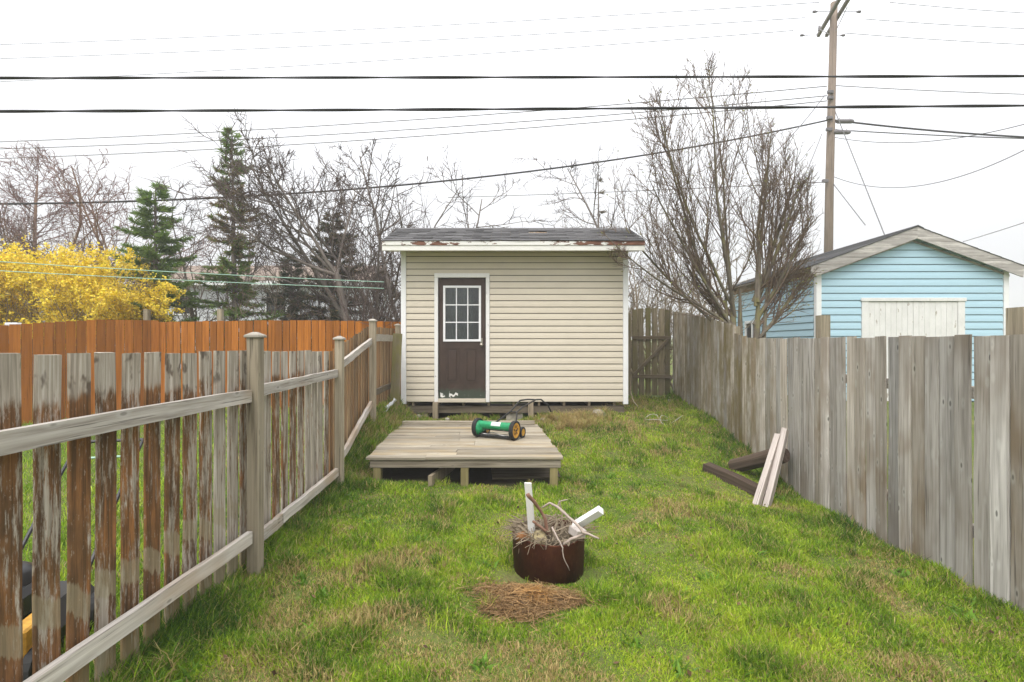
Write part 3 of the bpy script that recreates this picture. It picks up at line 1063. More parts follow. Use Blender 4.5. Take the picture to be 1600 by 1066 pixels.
# ------------------------------------------------------------------ orange neighbour fence
def make_orange_fence():
    ca, cb = (-7.75, 11.35), (-1.0, 11.35)
    t = thing('orange_fence', 'orange stained board fence running behind the neighbour lawn', 'fence', (ca[0], ca[1], gz1(*ca)))
    o0 = Vector(t.location)
    meshes = {}
    x = ca[0]
    k = 0
    while x < cb[0]:
        top = .49 + .035 * math.sin((x + 7.7) * .55) + H + random.uniform(-.006, .006)
        g = gz1(x, 11.35) - .01
        off = 0.0 if k % 2 == 0 else 0.012
        build('board', longboard('Z', top - g, 0.147, 0.02, 2, 0.002), 'orange', t, Vector((x, 11.35 + off, g)) - o0)
        x += 0.161; k += 1
    # wing that comes forward on the left
    P0, P1 = Vector((-7.85, 11.25)), Vector((-9.9, 8.2))
    d = (P1 - P0); L = d.length; d.normalize()
    s = 0.0
    while s < L + 1.2:
        p = P0 + d * s
        top = interp(s, [(0, .52), (1.0, .50), (3.7, .20), (6, .18)]) + H
        g = gz1(p.x, p.y) - .01
        build('board', longboard('Z', top - g, 0.152, 0.02, 2, 0.002), 'orange', t, Vector((p.x, p.y, g)) - o0, (0, 0, math.atan2(d.y, d.x)))
        s += 0.161
    for (a, b) in (((-7.75, 11.40), (-1.0, 11.40)),):
        for zz in (-1.0, .2):
            build('rail', longboard('X', b[0] - a[0], .09, .04, 6, .002), 'rail_x', t, Vector((a[0], a[1] + .03, zz + H)) - o0)
    for zz in (-1.05, .05):
        n = Vector((-d.y, d.x)) * -0.045
        mb = longboard('X', L + 1.0, .09, .04, 6, .002)
        build('rail', mb, 'rail_x', t, Vector((P0.x + n.x, P0.y + n.y, zz + H)) - o0, (0, 0, math.atan2(d.y, d.x)))
    # posts that stick out on the far side
    for (x, top) in ((-6.55, .78), (-8.2, .78)):
        build('post', longboard('Z', top + H - gz1(x, 11.5), .1, .1, 3, .001), 'post', t, Vector((x, 11.5, gz1(x, 11.5))) - o0)
    # a pale capped post on the wing
    px, py = -9.35, 9.6
    p = build('post', longboard('Z', .33 + H - gz1(px, py), .09, .09, 3, .001), 'orange', t, Vector((px, py, gz1(px, py))) - o0)
    build('post_cap', MB().bbox(-.12, .12, -.06, .06, 0, .07, .015), 'plastic_scrap', p, (0, 0, .33 + H - gz1(px, py)))
    return t


make_orange_fence()


# ------------------------------------------------------------------ right board fence and gate
RF_TOP = [(0, .05), (3.3, .06), (6.9, .075), (7.3, .09), (7.75, .15), (7.9, .30), (9, .46), (10, .60), (11.2, .72)]


def rf_x(y):
    return 3.2 + .025 * y


def make_right_fence():
    t = thing('board_fence', 'right boundary fence of tall grey upright boards', 'fence', (rf_x(5), 5.0, gz1(rf_x(5), 5.0)))
    o0 = Vector(t.location)
    y = 0.6
    k = 0
    w = 0.138
    while y < 11.15:
        x = rf_x(y) + .012
        g = gz1(x, y) - .015
        top = interp(y, RF_TOP) + H + random.uniform(-.008, .008)
        mb = longboard('Z', top - g, 0.02, w - .007 + random.uniform(-.006, .002), 5, 0.003, 0.002)
        off = random.uniform(-.004, .004) + (.007 if k % 2 else -.004)
        o = build('board', mb, 'grey_board', t, Vector((x + off, y, g)) - o0, (random.uniform(-.006, .006) - .004, 0, random.uniform(-.05, .05)))
        moss = interp(y, [(5.5, 0.0), (6.6, .35), (7.6, .95), (9, .75), (11, .9)]) * random.uniform(.7, 1.1)
        tint = random.uniform(.98, 1.2) if k % 2 == random.choice((0, 0, 1)) else random.uniform(.66, .92)
        o.color = (tint, moss, random.uniform(.6, 1.35), 1)
        y += 0.1425 + random.uniform(-.002, .003)
        k += 1
    for zz in (-1.35, -.35):
        for (ya, yb) in ((0.6, 5.5), (5.5, 8.9), (8.9, 11.1)):
            xa, xb = rf_x(ya) + .045, rf_x(yb) + .045
            dz = 0 if yb < 6 else (.12 if yb < 9 else .4)
            dz0 = 0 if ya < 5.6 else (.12 if ya < 9 else .4)
            L = math.hypot(xb - xa, yb - ya)
            mb = longboard('Y', L - .01, .09, .04, 6, .002)
            build('rail', mb, 'rail', t, Vector((xa, ya, zz + H + dz0 * 0)) - o0, (math.atan2(dz, L) * (1 if zz > -1 else 1.6), 0, -math.atan2(xb - xa, yb - ya)))
    for (py, top, w2) in ((3.42, .245, .12), (5.72, .32, .105), (8.1, .28, .11), (1.1, .24, .12), (10.95, .5, .1)):
        x = rf_x(py) + .13
        g = gz1(x, py)
        build('post', longboard('Z', top + H - g + .1, w2, w2, 4, .002), 'post', t, Vector((x, py, g - .1)) - o0)

    # gate between shed and fence
    gx0, gx1, gy = 2.60, 3.44, 11.1
    g = gz1(3.0, gy)
    gt = thing('garden_gate', 'narrow weathered board gate with diagonal brace beside the shed', 'gate', (gx0, gy, g))
    n = 6
    bw = (gx1 - gx0) / n
    for i in range(n):
        arch = 0.05 * math.sin(math.pi * (i + .5) / n)
        h = .735 + arch + H - g - .06
        mb = longboard('Z', h, bw - .028, .02, 4, .003, .003)
        o = build('board', mb, 'gate_board', gt, (bw * (i + .5), 0, .06), (0, random.uniform(-.01, .01), 0))
        o.color = (random.uniform(.85, 1.15), random.uniform(.2, .8), 1, 1)
    for zz in (.14, -.70):
        build('cross_rail', longboard('X', gx1 - gx0, .075, .03, 3, .002), 'gate_rail', gt, (0, -.027, zz + H - g))
    a, b = Vector((.05, -.027, -.66 + H - g)), Vector((gx1 - gx0 - .07, -.027, .09 + H - g))
    dd = b - a
    build('brace', longboard('X', dd.length, .07, .028, 3, .002), 'gate_rail', gt, a, (0, -math.atan2(dd.z, dd.x), 0))
    p = build('gate_post', longboard('Z', 1.0 + H - g - .28, .10, .10, 4, .002), 'gate_board', gt, (-.075, .02, -.05))
    p.color = (1, .4, 1, 1)


make_right_fence()


# ------------------------------------------------------------------ blue garage
def make_garage():
    gx0, gx1, gy0, gy1 = 6.20, 10.06, 10.42, 14.4
    cx = (gx0 + gx1) / 2
    g = gz1(cx, gy0)
    z0 = -1.15 + H
    t = thing('blue_garage', 'pale blue sided garage with white doors behind the right fence', 'garage', (cx, gy0, z0), R(-0.6))
    hw = (gx1 - gx0) / 2
    eh = 2.70
    ap = 3.42
    dep = gy1 - gy0
    k = (ap - eh) / hw
    core = MB()
    core.prism([(-hw + .02, -.3), (hw - .02, -.3), (hw - .02, eh), (0, ap - .02), (-hw + .02, eh)], 'Y', 0.0, 0.05)
    core.box(-hw + .02, -hw + .07, .051, dep, -.3, eh - .02)
    core.box(hw - .07, hw - .02, .051, dep, -.3, eh - .02)
    core.prism([(-hw + .071, -.3), (hw - .071, -.3), (hw - .071, eh - .03), (0, ap - .05), (-hw + .071, eh - .03)], 'Y', dep - .05, dep)
    build('sheathing', core, 'blue_dark', t)
    p = 0.146
    dx0, dx1, dtop = -1.02, 1.06, 2.09
    n = int(ap / p) + 1
    for i in range(n):
        zb = i * p
        zt = zb + p - .012
        xl = min(hw - .10, max((ap - zb) / k, 0.0))
        if xl < .1:
            continue
        spans = ((-xl, dx0 - .005), (dx1 + .005, xl)) if zb + p * .5 < dtop else ((-xl, xl),)
        for a, b in spans:
            pm = lap_plank(a, b, 0, p - .012, .020, y=-.002)
            # ends cut to the slope of the rake
            pm.v = [(math.copysign(min(abs(x), max((ap - zb - z) / k, .02)), x), y, z) for x, y, z in pm.v]
            build('siding_plank', pm, 'blue', t, (0, 0, zb))
    # left side wall siding (faces -X)
    for i in range(int(eh / p)):
        zb = i * p
        for (ya, yb) in (((.10, 2.45), (3.25, dep)) if .85 < zb < 1.75 else ((.10, dep),)):
            mb = MB()
            lip = .02
            h = p - .012
            mb.prism([(-hw + .02 - .0, .004), (-hw + .02 - lip, 0), (-hw + .02 - lip, h * .12), (-hw + .02 - lip * .3, h), (-hw + .02, h)], 'Y', ya, yb)
            build('siding_plank', mb, 'blue', t, (0, 0, zb))
    for x0, x1 in ((-hw - .01, -hw + .095), (hw - .095, hw + .01)):
        build('corner_trim', MB().bbox(x0, x1, -.032, .06, -.3, eh + .04), 'white', t)
    # window on the side wall
    wi = link('window', None, t, (-hw + .02, 2.45, .93))
    fm = MB()
    for (ya, yb, za, zb2) in ((0, .8, .76, .83), (0, .8, 0, .06), (0, .06, .06, .76), (.74, .8, .06, .76), (.37, .42, .06, .76)):
        fm.bbox(-.035, .03, ya, yb, za, zb2, .003)
    build('frame', fm, 'white', wi)
    for (a, b) in ((.06, .37), (.42, .74)):
        build('pane', MB().box(-.006, 0, a, b, .06, .76), 'glass', wi)
    # roof
    r = link('roof', None, t, (0, 0, 0))
    ov = .19
    th = .03
    oy = -.16
    for s in (-1, 1):
        zedge = eh + .06 - ov * k
        dk = MB()
        dk.prism([(0, ap + .06), (s * (hw + ov), zedge), (s * (hw + ov), zedge + .02), (0, ap + .085)], 'Y', oy + .03, dep + .2)
        build('roof_deck', dk, 'brown_soffit', r)
        fb = MB()
        fb.prism([(0, ap + .085), (s * (hw + ov + .0), zedge + .02), (s * (hw + ov - .02), zedge - .20), (0, ap - .15)], 'Y', oy, oy + .03)
        # barge board in its own frame so that the grain runs along it
        build('barge_board', fb, 'barge', r)
        tr = MB()
        tr.prism([(s * .0, ap - .151), (s * (hw + .02), eh - .165 + .02), (s * (hw + .02), eh - .205 + .02), (0, ap - .19)], 'Y', -.03, .0 - .003)
        build('frieze_trim', tr, 'barge', r)
        # shingle courses
        nr = 9
        Lx = hw + ov
        for j in range(nr):
            xa = Lx * (1 - j / nr) + .015
            xb = Lx * (1 - (j + 1) / nr)
            za = zedge + .02 + (Lx - xa) * k
            zb3 = zedge + .02 + (Lx - xb) * k
            sg = MB()
            sg.prism([(s * xa, za + .004), (s * xa, za + .017), (s * xb, zb3 + .010), (s * xb, zb3 + .003)], 'Y', oy - .01, dep + .21)
            build('shingle_course', sg, 'shingle_dark', r)
    build('ridge_cap', MB().prism([(-.12, ap + .045), (0, ap + .10), (.12, ap + .045), (.12, ap + .06), (0, ap + .118), (-.12, ap + .06)], 'Y', oy - .012, dep + .22), 'shingle_dark', r)
    # eave board along the left side
    build('eave_board', MB().bbox(-hw - .03, -hw - .004, .062, dep + .1, eh - .17, eh + .03), 'brown_soffit', t)
    build('soffit', MB().box(-hw - ov, -hw - .031, oy + .031, dep + .1, eh - .03, eh - .018), 'brown_soffit', t)
    # doors
    build('door_casing', MB().bbox(dx0, dx0 + .14, -.03, .03, -.2, dtop - .072), 'white_grimy', t)
    build('door_casing', MB().bbox(dx1 - .14, dx1, -.03, .03, -.2, dtop - .072), 'white_grimy', t)
    build('door_casing', MB().bbox(dx0 - .02, dx1 + .02, -.045, .03, dtop - .07, dtop), 'white_grimy', t)
    for (a, b) in ((dx0 + .145, .018), (.024, dx1 - .145)):
        d = link('door', None, t, (a, -.012, -.15))
        nb = 8
        w = (b - a) / nb
        for i in range(nb):
            build('board', MB().bbox(w * i + .0015, w * (i + 1) - .0015, -.006 - random.uniform(0, .003), .02, 0, dtop + .15 - .078, .003), 'white_grimy', d)
        build('hinge', MB().bbox(.02, .3, -.016, -.0095, 1.0, 1.04, .001), 'steel', d)
    return t


make_garage()


# ------------------------------------------------------------------ far house behind the trees
def make_house():
    t = thing('far_house', 'pale grey house with brown roof half hidden by bare trees', 'house', (-14.5, 25.0, gz1(-14.5, 25)))
    w, d, h = 7.0, 7.0, 4.15
    build('wall', MB().box(-w, w, 0, d, -.3, h), 'house_wall', t)
    build('siding_lines', None or _lines(w, h), 'house_wall', t)
    rf = MB()
    rf.prism([(-.4, h - .05), (d / 2, h + 1.25), (d + .4, h - .05), (d + .4, h + .08), (d / 2, h + 1.42), (-.4, h + .1)], 'X', -w - .4, w + .4)
    build('roof', rf, 'house_roof', t)
    build('fascia', MB().box(-w - .4, w + .4, -.45, -.405, h - .12, h + .08), 'white', t)
    for (x, zb) in ((2.2, .55), (5.2, .55), (-1.5, 2.6), (3.0, 2.6), (-3.5, .55)):
        f = build('window', MB().bbox(x - .55, x + .55, -.06, .02, zb, zb + 1.2, .01), 'white', t)
        build('pane', MB().box(x - .46, x + .46, -.075, -.061, zb + .09, zb + 1.11), 'dark_void' if zb > 2 else 'glass_teal', f)


def _lines(w, h):
    mb = MB()
    for i in range(int(h / .25)):
        mb.prism([(-.02, i * .25), (-.0005, i * .25 + .02), (-.0005, i * .25 + .24)], 'X', -w, w)
    return mb


M['glass_teal'] = simple('greenish pane', (0.13, 0.19, 0.18), 0.1)
make_house()


# ------------------------------------------------------------------ trees
class Tree:
    """Recursive bare tree: trunk wood and twigs gathered in two meshes."""
    def __init__(self, seed):
        self.r = random.Random(seed)
        self.big, self.small = MB(), MB()
        self.tips = []
        self.env = None

    def grow(self, p, d, L, rad, lv, spec):
        r = self.r
        s = spec[lv]
        seg = s.get('seg', 5)
        pts, rads = [Vector(p)], [rad]
        d = Vector(d).normalized()
        cur = Vector(p)
        for i in range(seg):
            wob = s.get('wob', .12)
            d = (d + Vector((r.gauss(0, wob), r.gauss(0, wob), r.gauss(0, wob))) + Vector((0, 0, s.get('up', .05))) + Vector(s.get('wind', (0, 0, 0)))).normalized()
            nxt = cur + d * (L / seg)
            if self.env is not None and i > 0 and not self.env(nxt, r):
                rads[-1] *= .5
                break
            cur = nxt
            pts.append(cur.copy())
            rads.append(rad * (1 - (i + 1) / seg * s.get('taper', .75)))
        seg = len(pts) - 1
        (self.big if lv <= spec.get('bigmax', 0) else self.small).tube(pts, rads, s.get('sides', 3), cap=False)
        if lv + 1 in spec:
            c = spec[lv + 1]
            n = c['n'] if isinstance(c['n'], int) else r.randint(*c['n'])
            for k in range(n):
                u = c.get('from', .25) + (1 - c.get('from', .25)) * (k + r.random()) / n
                f = u * seg
                i = min(int(f), seg - 1)
                q = pts[i].lerp(pts[i + 1], f - i)
                ax = (pts[i + 1] - pts[i]).normalized()
                perp = ax.orthogonal().normalized()
                perp = Quaternion(ax, r.uniform(0, 2 * math.pi)) @ perp
                ang = R(r.uniform(*c.get('ang', (25, 55))))
                nd = ax * math.cos(ang) + perp * math.sin(ang)
                rr = max((rads[i] * (1 - (f - i)) + rads[i + 1] * (f - i)) * c.get('rr', .55), c.get('rmin', .003))
                self.grow(q, nd, L * c.get('lr', .5) * r.uniform(.6, 1.2) * (1.0 - c.get('fall', .35) * u), rr, lv + 1, spec)
        else:
            self.tips.append((pts[-1], d))


def finish_tree(tr, name, label, bark, twig, group=None, loc=None, cat='tree'):
    t = thing(name, label, cat, loc, 0, group)
    def shift(mb):
        mb.v = [(a - loc[0], b - loc[1], c - loc[2]) for a, b, c in mb.v]
        return mb
    if tr.big.f:
        build('trunk', shift(tr.big), bark, t, smooth=True, fix=False)
    if tr.small.f:
        build('crown', shift(tr.small), twig, t, smooth=True, fix=False)
    return t


def quads_mesh(name, centers, size, cols, mat, up_bias=0.0, aspect=0.6, rng=RNG):
    """many small leaf faces"""
    n = len(centers)
    centers = np.asarray(centers)
    a = rng.normal(size=(n, 3)); a[:, 2] += up_bias
    a /= np.linalg.norm(a, axis=1, keepdims=True)
    b = rng.normal(size=(n, 3))
    b -= a * (a * b).sum(1, keepdims=True)
    b /= np.linalg.norm(b, axis=1, keepdims=True)
    s = (size * rng.uniform(.6, 1.3, n))[:, None] if np.isscalar(size) else np.asarray(size)[:, None]
    v = np.stack([centers - a * s, centers + b * s * aspect, centers + a * s, centers - b * s * aspect], 1).reshape(-1, 3)
    return faces_mesh(name, v, 4, np.repeat(cols, 4, 0), mat)


def faces_mesh(name, v, k, cols, mat):
    n = len(v) // k
    me = bpy.data.meshes.new(name)
    me.vertices.add(len(v)); me.vertices.foreach_set('co', np.ascontiguousarray(v, dtype=np.float32).ravel())
    me.loops.add(len(v)); me.loops.foreach_set('vertex_index', np.arange(len(v), dtype=np.int32))
    me.polygons.add(n)
    me.polygons.foreach_set('loop_start', np.arange(0, len(v), k, dtype=np.int32))
    me.update(calc_edges=True)
    ca = me.color_attributes.new('Col', 'FLOAT_COLOR', 'POINT')
    rgba = np.ones((len(v), 4), np.float32); rgba[:, :3] = cols
    ca.data.foreach_set('color', rgba.ravel())
    me.materials.append(M[mat])
    return me


def pix(px, py, Y):
    """where a sight line of the survey photograph meets the distance Y (used to lay out the plan)"""
    return Vector(((px - 800) / 800 * Y, Y, (538 - py) / 800 * Y + H))


def right_tree():
    tr = Tree(5)
    spec = {'bigmax': 0,
            0: dict(seg=9, wob=.045, up=.06, sides=6, taper=.86),
            1: dict(n=(11, 14), ang=(18, 44), lr=.44, fall=.35, seg=7, wob=.075, up=.13, sides=4, rr=.5, rmin=.008, **{'from': .08}),
            2: dict(n=(8, 11), ang=(20, 48), lr=.44, fall=.3, seg=5, wob=.12, up=.12, sides=3, rr=.6, rmin=.0056, **{'from': .10}),
            3: dict(n=(3, 5), ang=(24, 52), lr=.48, fall=.2, seg=3, wob=.15, up=.09, sides=3, rr=.6, rmin=.0042)}
    bx, by = 3.92, 8.75
    g = gz1(bx, by)

    def inside(p, r):
        k = ((p.x - 3.36) / 1.85) ** 2 + ((p.y - by) / 1.7) ** 2 + ((p.z - H - 1.85) / 3.25) ** 2
        return k < r.uniform(.70, 1.15)
    tr.env = inside
    rs = random.Random(8)
    zf = 0.05 + H
    for i, (tilt, L) in enumerate(((-1.45, 3.5), (-1.1, 4.1), (-.80, 4.3), (-.52, 4.6), (-.30, 4.7), (-.1, 4.8), (.06, 4.7), (.05, 4.5), (.28, 4.3), (.52, 3.9), (.85, 3.1), (-.62, 4.4), (.38, 4.2))):
        off = -.14 if tilt < -.0 else .26
        dy = rs.uniform(-.5, .5) if i > 10 else rs.uniform(-.25, .25)
        tr.grow((bx + off + rs.uniform(-.06, .06), by + rs.uniform(-.1, .1), zf + rs.uniform(-.15, .7) * (1 if abs(tilt) < 1 else .3)), (tilt, dy, 1), L * rs.uniform(.92, 1.04), rs.uniform(.026, .038), 0, spec)
    for (off, r0, r1) in ((-.14, .12, .075), (.26, .10, .06), (-.02, .07, .05), (.38, .055, .04), (-.24, .06, .04)):
        tr.big.tube([(bx + off + .03, by, g - .1), (bx + off, by + .02, g + .6), (bx + off, by, zf + .05), (bx + off * 1.15, by, zf + .9)], [r0, r0 * .85, r1, .02], 8, cap=False)
    for i in range(5):       # low branches that spread left over the fence
        tr.grow((bx - .14, by + rs.uniform(-.1, .1), zf + rs.uniform(.2, .9)), (rs.uniform(-1.5, -.9), rs.uniform(-.3, .2), 1), rs.uniform(1.5, 2.4), .022, 1, spec)
    for i in range(5):
        tr.grow((bx + .3, by, zf + rs.uniform(.25, .9)), (rs.uniform(.6, 1.1), rs.uniform(-.2, .2), 1), rs.uniform(1.0, 1.5), .016, 1, spec)
    t = finish_tree(tr, 'bare_tree', 'many stemmed bare tree rising behind the right fence near the garage', 'bark_right', 'twig_right', None, (bx, by, g))
    rr = random.Random(3)
    pts = [p + Vector((rr.gauss(0, .02), rr.gauss(0, .02), rr.gauss(0, .02))) for p, d in tr.tips if rr.random() < (.55 if p.z < 3.0 else .10)]
    c = np.array([[.30, .32, .08]]) * RNG.uniform(.6, 1.2, (len(pts), 1))
    link('young_leaves', quads_mesh('young_leaves', [tuple(p - Vector((bx, by, g))) for p in pts], .017, c, 'leaf'), t)['kind'] = 'stuff'


right_tree()

BARE = {'bigmax': 1,
        0: dict(seg=8, wob=.10, up=.03, sides=6, taper=.8),
        1: dict(n=(10, 13), ang=(28, 60), lr=.58, fall=.45, seg=6, wob=.15, up=.06, sides=4, rr=.6, rmin=.014, **{'from': .25}),
        2: dict(n=(6, 8), ang=(28, 60), lr=.48, fall=.3, seg=5, wob=.18, up=.05, sides=3, rr=.55, rmin=.011, **{'from': .15}),
        3: dict(n=(5, 7), ang=(25, 60), lr=.5, fall=.2, seg=3, wob=.2, up=.03, sides=3, rr=.6, rmin=.0085)}
BUSHY = {'bigmax': 0,
         0: dict(seg=6, wob=.10, up=.02, sides=4, taper=.85),
         1: dict(n=(7, 9), ang=(20, 50), lr=.5, fall=.4, seg=5, wob=.16, up=.05, sides=3, rr=.6, rmin=.010, **{'from': .15}),
         2: dict(n=(6, 8), ang=(25, 55), lr=.5, fall=.3, seg=3, wob=.2, up=.03, sides=3, rr=.6, rmin=.008)}


REDTOP = {'bigmax': 0,
          0: dict(seg=8, wob=.04, up=.06, sides=6, taper=.8),
          1: dict(n=(46, 50), ang=(35, 85), lr=.17, fall=.25, seg=5, wob=.14, up=.10, sides=3, rr=.4, rmin=.012, **{'from': .42}),
          2: dict(n=(9, 11), ang=(25, 60), lr=.55, fall=.2, seg=3, wob=.2, up=.06, sides=3, rr=.6, rmin=.009),
          3: dict(n=(4, 5), ang=(25, 60), lr=.5, fall=.2, seg=2, wob=.2, up=.05, sides=3, rr=.6, rmin=.008)}


def bare(label, seed, px, Y, top_px, stems, bark, twig, spec=BARE, name='bare_tree', rad=.09, dx=.0, cat='tree'):
    base = pix(px, 538, Y)
    g = gz1(base.x, Y)
    hgt = (538 - top_px) / 800 * Y + H - g
    tr = Tree(seed)
    tr.env = lambda p, r: p.z < g + hgt * r.uniform(.9, 1.03)
    for i, (ox, d, f) in enumerate(stems):
        tr.grow((base.x + ox, Y + random.uniform(-.2, .2), g - .05), d, hgt * f, rad * f, 0, spec)
    return finish_tree(tr, name, label, bark, twig, None, (base.x, Y, g), cat)


bare('bare tree with warm pink trunk at the far left behind the yellow bush', 21, -12, 15.0, 300, [(0, (.06, 0, 1), .95), (.15, (.4, 0, 1), .8)], 'bark_orange', 'twig_red')
bare('tall reddish twigged bare tree just left of the rounded bare tree', 22, 72, 16.5, 235, [(0, (.12, 0, 1), .95), (.2, (.3, 0, 1), .8)], 'bark_orange', 'twig_red')
bare('rounded bare tree with fine reddish twigs above the yellow bush', 23, 158, 16.0, 250, [(0, (-.12, 0, 1), .85), (.1, (.10, 0, 1), .85), (.1, (.35, 0, 1), .7)], 'bark_orange', 'twig_red')
bare('wispy bare tree arching behind the tall spruce', 24, 330, 15.5, 270, [(0, (-.35, 0, 1), .75), (.1, (.25, 0, 1), .8)], 'bark_grey', 'twig_grey')


def leaning_tree():
    Y = 13.0
    b = pix(560, 538, Y)
    g = gz1(b.x, Y)
    tr = Tree(31)
    sp = dict(BARE)
    ztop = pix(0, 232, Y).z
    tr.env = lambda p, r: p.z < ztop * r.uniform(.93, 1.02)
    k = pix(527, 430, Y)
    base = Vector((b.x, Y, g - .05))
    tr.big.tube([base, base.lerp(k, .5) + Vector((.06, 0, 0)), k], [.105, .09, .075], 7, cap=False)
    for (d, L, rad) in (((-1.0, .1, .38), 3.7, .055), ((-.62, -.1, 1.0), 3.9, .052), ((-1.0, .2, .75), 3.6, .042), ((-.25, .2, 1), 2.8, .04)):
        tr.grow(k, d, L, rad, 0, sp)
    finish_tree(tr, 'leaning_tree', 'bare tree leaning left with sweeping branches before the dark thicket', 'bark_grey', 'twig_grey', None, (b.x, Y, g))


leaning_tree()
bare('tall thin bare tree standing right of the leaning tree', 33, 590, 14.0, 238, [(0, (-.22, 0, 1), 1.0), (.1, (.0, 0, 1), .75)], 'bark_grey', 'twig_grey')
bare('wide bare tree whose forked crown rises over the left end of the shed roof', 34, 645, 14.5, 222, [(0, (.02, 0, 1), .98), (-.2, (-.3, 0, 1), .9), (.2, (.2, 0, 1), .85)], 'bark_grey', 'twig_grey')
bare('low bare tree whose twig tips show over the middle of the shed roof', 35, 735, 16.0, 338, [(0, (0, 0, 1), .9), (.2, (.3, 0, 1), .85), (-.3, (-.3, 0, 1), .8)], 'bark_grey', 'twig_grey')
bare('faint bare tree seen through the left side of the big bare tree', 36, 1003, 17.0, 215, [(0, (.0, 0, 1), 1.0)], 'bark_grey', 'twig_grey', rad=.08)
bare('low twiggy bush whose tips show over the shed roof left of the larch', 39, 872, 18.0, 330, [(0, (.0, 0, 1), .95), (.2, (.3, 0, 1), .85)], 'twig_tan', 'twig_tan', BUSHY, 'bare_bush', .04, cat='bush')


def thicket(label, seed, x0, x1, Y, top, n, bark, twig):
    tr = Tree(seed)
    r = random.Random(seed)
    b = pix((x0 + x1) / 2, 538, Y)
    g = gz1(b.x, Y)
    for i in range(n):
        p = pix(r.uniform(x0, x1), 538, Y)
        y = Y + r.uniform(-.6, .6)
        h = ((538 - top) / 800 * Y + H - g) * r.uniform(.65, 1.0)
        tr.grow((p.x, y, gz1(p.x, y) - .05), (r.uniform(-.45, .45), r.uniform(-.3, .3), 1), h, .035, 0, BUSHY)
    return finish_tree(tr, 'bare_thicket', label, bark, twig, None, (b.x, Y, g), 'thicket')


thicket('tan bare thicket in front of the pale grey house', 41, 285, 440, 14.0, 395, 8, 'twig_tan', 'twig_tan')
thicket('dense grey bare thicket beside the left wall of the shed', 42, 560, 640, 12.6, 380, 16, 'twig_grey', 'twig_grey')
thicket('brown grey tangle of bare stems around the dark evergreen behind the leaning tree', 45, 450, 630, 15.0, 330, 26, 'twig_grey', 'twig_grey')
thicket('olive brown twiggy thicket behind the gate', 43, 985, 1075, 12.6, 385, 26, 'twig_tan', 'twig_tan')
thicket('dark bare thicket behind the yellow bush', 44, 30, 220, 14.5, 345, 14, 'twig_red', 'twig_grey')


def conifer(label, seed, px, Y, base_px_top, width_px, cols, dens=1.0, name='spruce_tree', lean=0.0, ragged=.4, first=.1, bare_low=0.0, brown=None, shape=.75):
    r = random.Random(seed)
    rng = np.random.default_rng(seed)
    b = pix(px, 538, Y)
    g = gz1(b.x, Y)
    hgt = (538 - base_px_top) / 800 * Y + H - g
    wid = width_px / 800 * Y / 2
    wood_mb = MB()
    top = Vector((lean, 0, hgt))
    wood_mb.tube([(0, 0, -.05), (lean * .3, 0, hgt * .4), (lean, 0, hgt)], [.10, .07, .012], 6, cap=False)
    cen, siz, cc, dirs = [], [], [], []
    nb = int(92 * dens)
    twigs = MB()
    for i in range(nb):
        u = first + (1 - first) * (i + r.random()) / nb
        z = hgt * u
        L = wid * (1 - u) ** shape * r.uniform(1 - ragged * 1.25, 1.25) + .08
        a = r.uniform(0, 2 * math.pi)
        d = Vector((math.cos(a), math.sin(a), r.uniform(-.25, .25) + .35 * u))
        p0 = Vector((lean * u, 0, z))
        pts = [p0]
        for s in range(1, 5):
            q = p0 + d * (L * s / 4) + Vector((0, 0, -.34 * L * (s / 4) ** 1.5 + .26 * L * (s / 4) ** 3))
            pts.append(q)
        twigs.tube(pts, [.016, .012, .009, .006, .003], 3, cap=False)
        if u < bare_low and r.random() < .65:
            continue
        ns = max(5, int(L * 30))
        for k in range(ns):
            f = .08 + .92 * (k + r.random()) / ns
            ii = min(int(f * 4), 3)
            q = pts[ii].lerp(pts[ii + 1], f * 4 - ii)
            ax = (pts[ii + 1] - pts[ii]).normalized()
            side = ax.cross(Vector((0, 0, 1))).normalized()
            for sg in (-1, 1, 0):
                dd = (ax * .8 + side * sg * r.uniform(.5, .9) + Vector((0, 0, r.uniform(-.25, .15)))).normalized()
                sl = r.uniform(.05, .12) * (1.15 - .5 * f) * (1 + .15 * wid)
                cen.append(q); dirs.append(dd * sl)
                c = cols[0].lerp(cols[1], r.random())
                if brown is not None and r.random() < interp(u, brown):
                    c = Vector((.34, .24, .11)).lerp(Vector((.22, .165, .09)), r.random())
                cc.append(tuple(c * r.uniform(.7, 1.25)))
    cen = np.array([tuple(c) for c in cen]); dirs = np.array([tuple(c) for c in dirs]); cc = np.array(cc)
    # each spray: four slim needles fans (kite faces) along the shoot
    V, C = [], []
    for k in range(7):
        rnd = rng.normal(size=cen.shape) * .5
        dl = np.linalg.norm(dirs, axis=1, keepdims=True)
        d = dirs + rnd * dl
        st = cen + dirs * rng.uniform(0, .7, (len(cen), 1))
        w = np.cross(d, rng.normal(size=cen.shape)); w /= np.linalg.norm(w, axis=1, keepdims=True) + 1e-9
        w *= dl * .11
        V.append(np.stack([st, st + d * .5 + w, st + d, st + d * .5 - w], 1).reshape(-1, 3))
        C.append(np.repeat(cc * rng.uniform(.8, 1.2, (len(cc), 1)), 4, 0))
    t = thing(name, label, 'tree', (b.x, Y, g))
    build('trunk', wood_mb, 'bark_grey', t, smooth=True, fix=False)
    build('boughs', twigs, 'twig_grey', t, smooth=True, fix=False)['kind'] = 'stuff'
    o = link('crown', faces_mesh('needles', np.concatenate(V), 4, np.concatenate(C), 'leaf'), t)
    return t


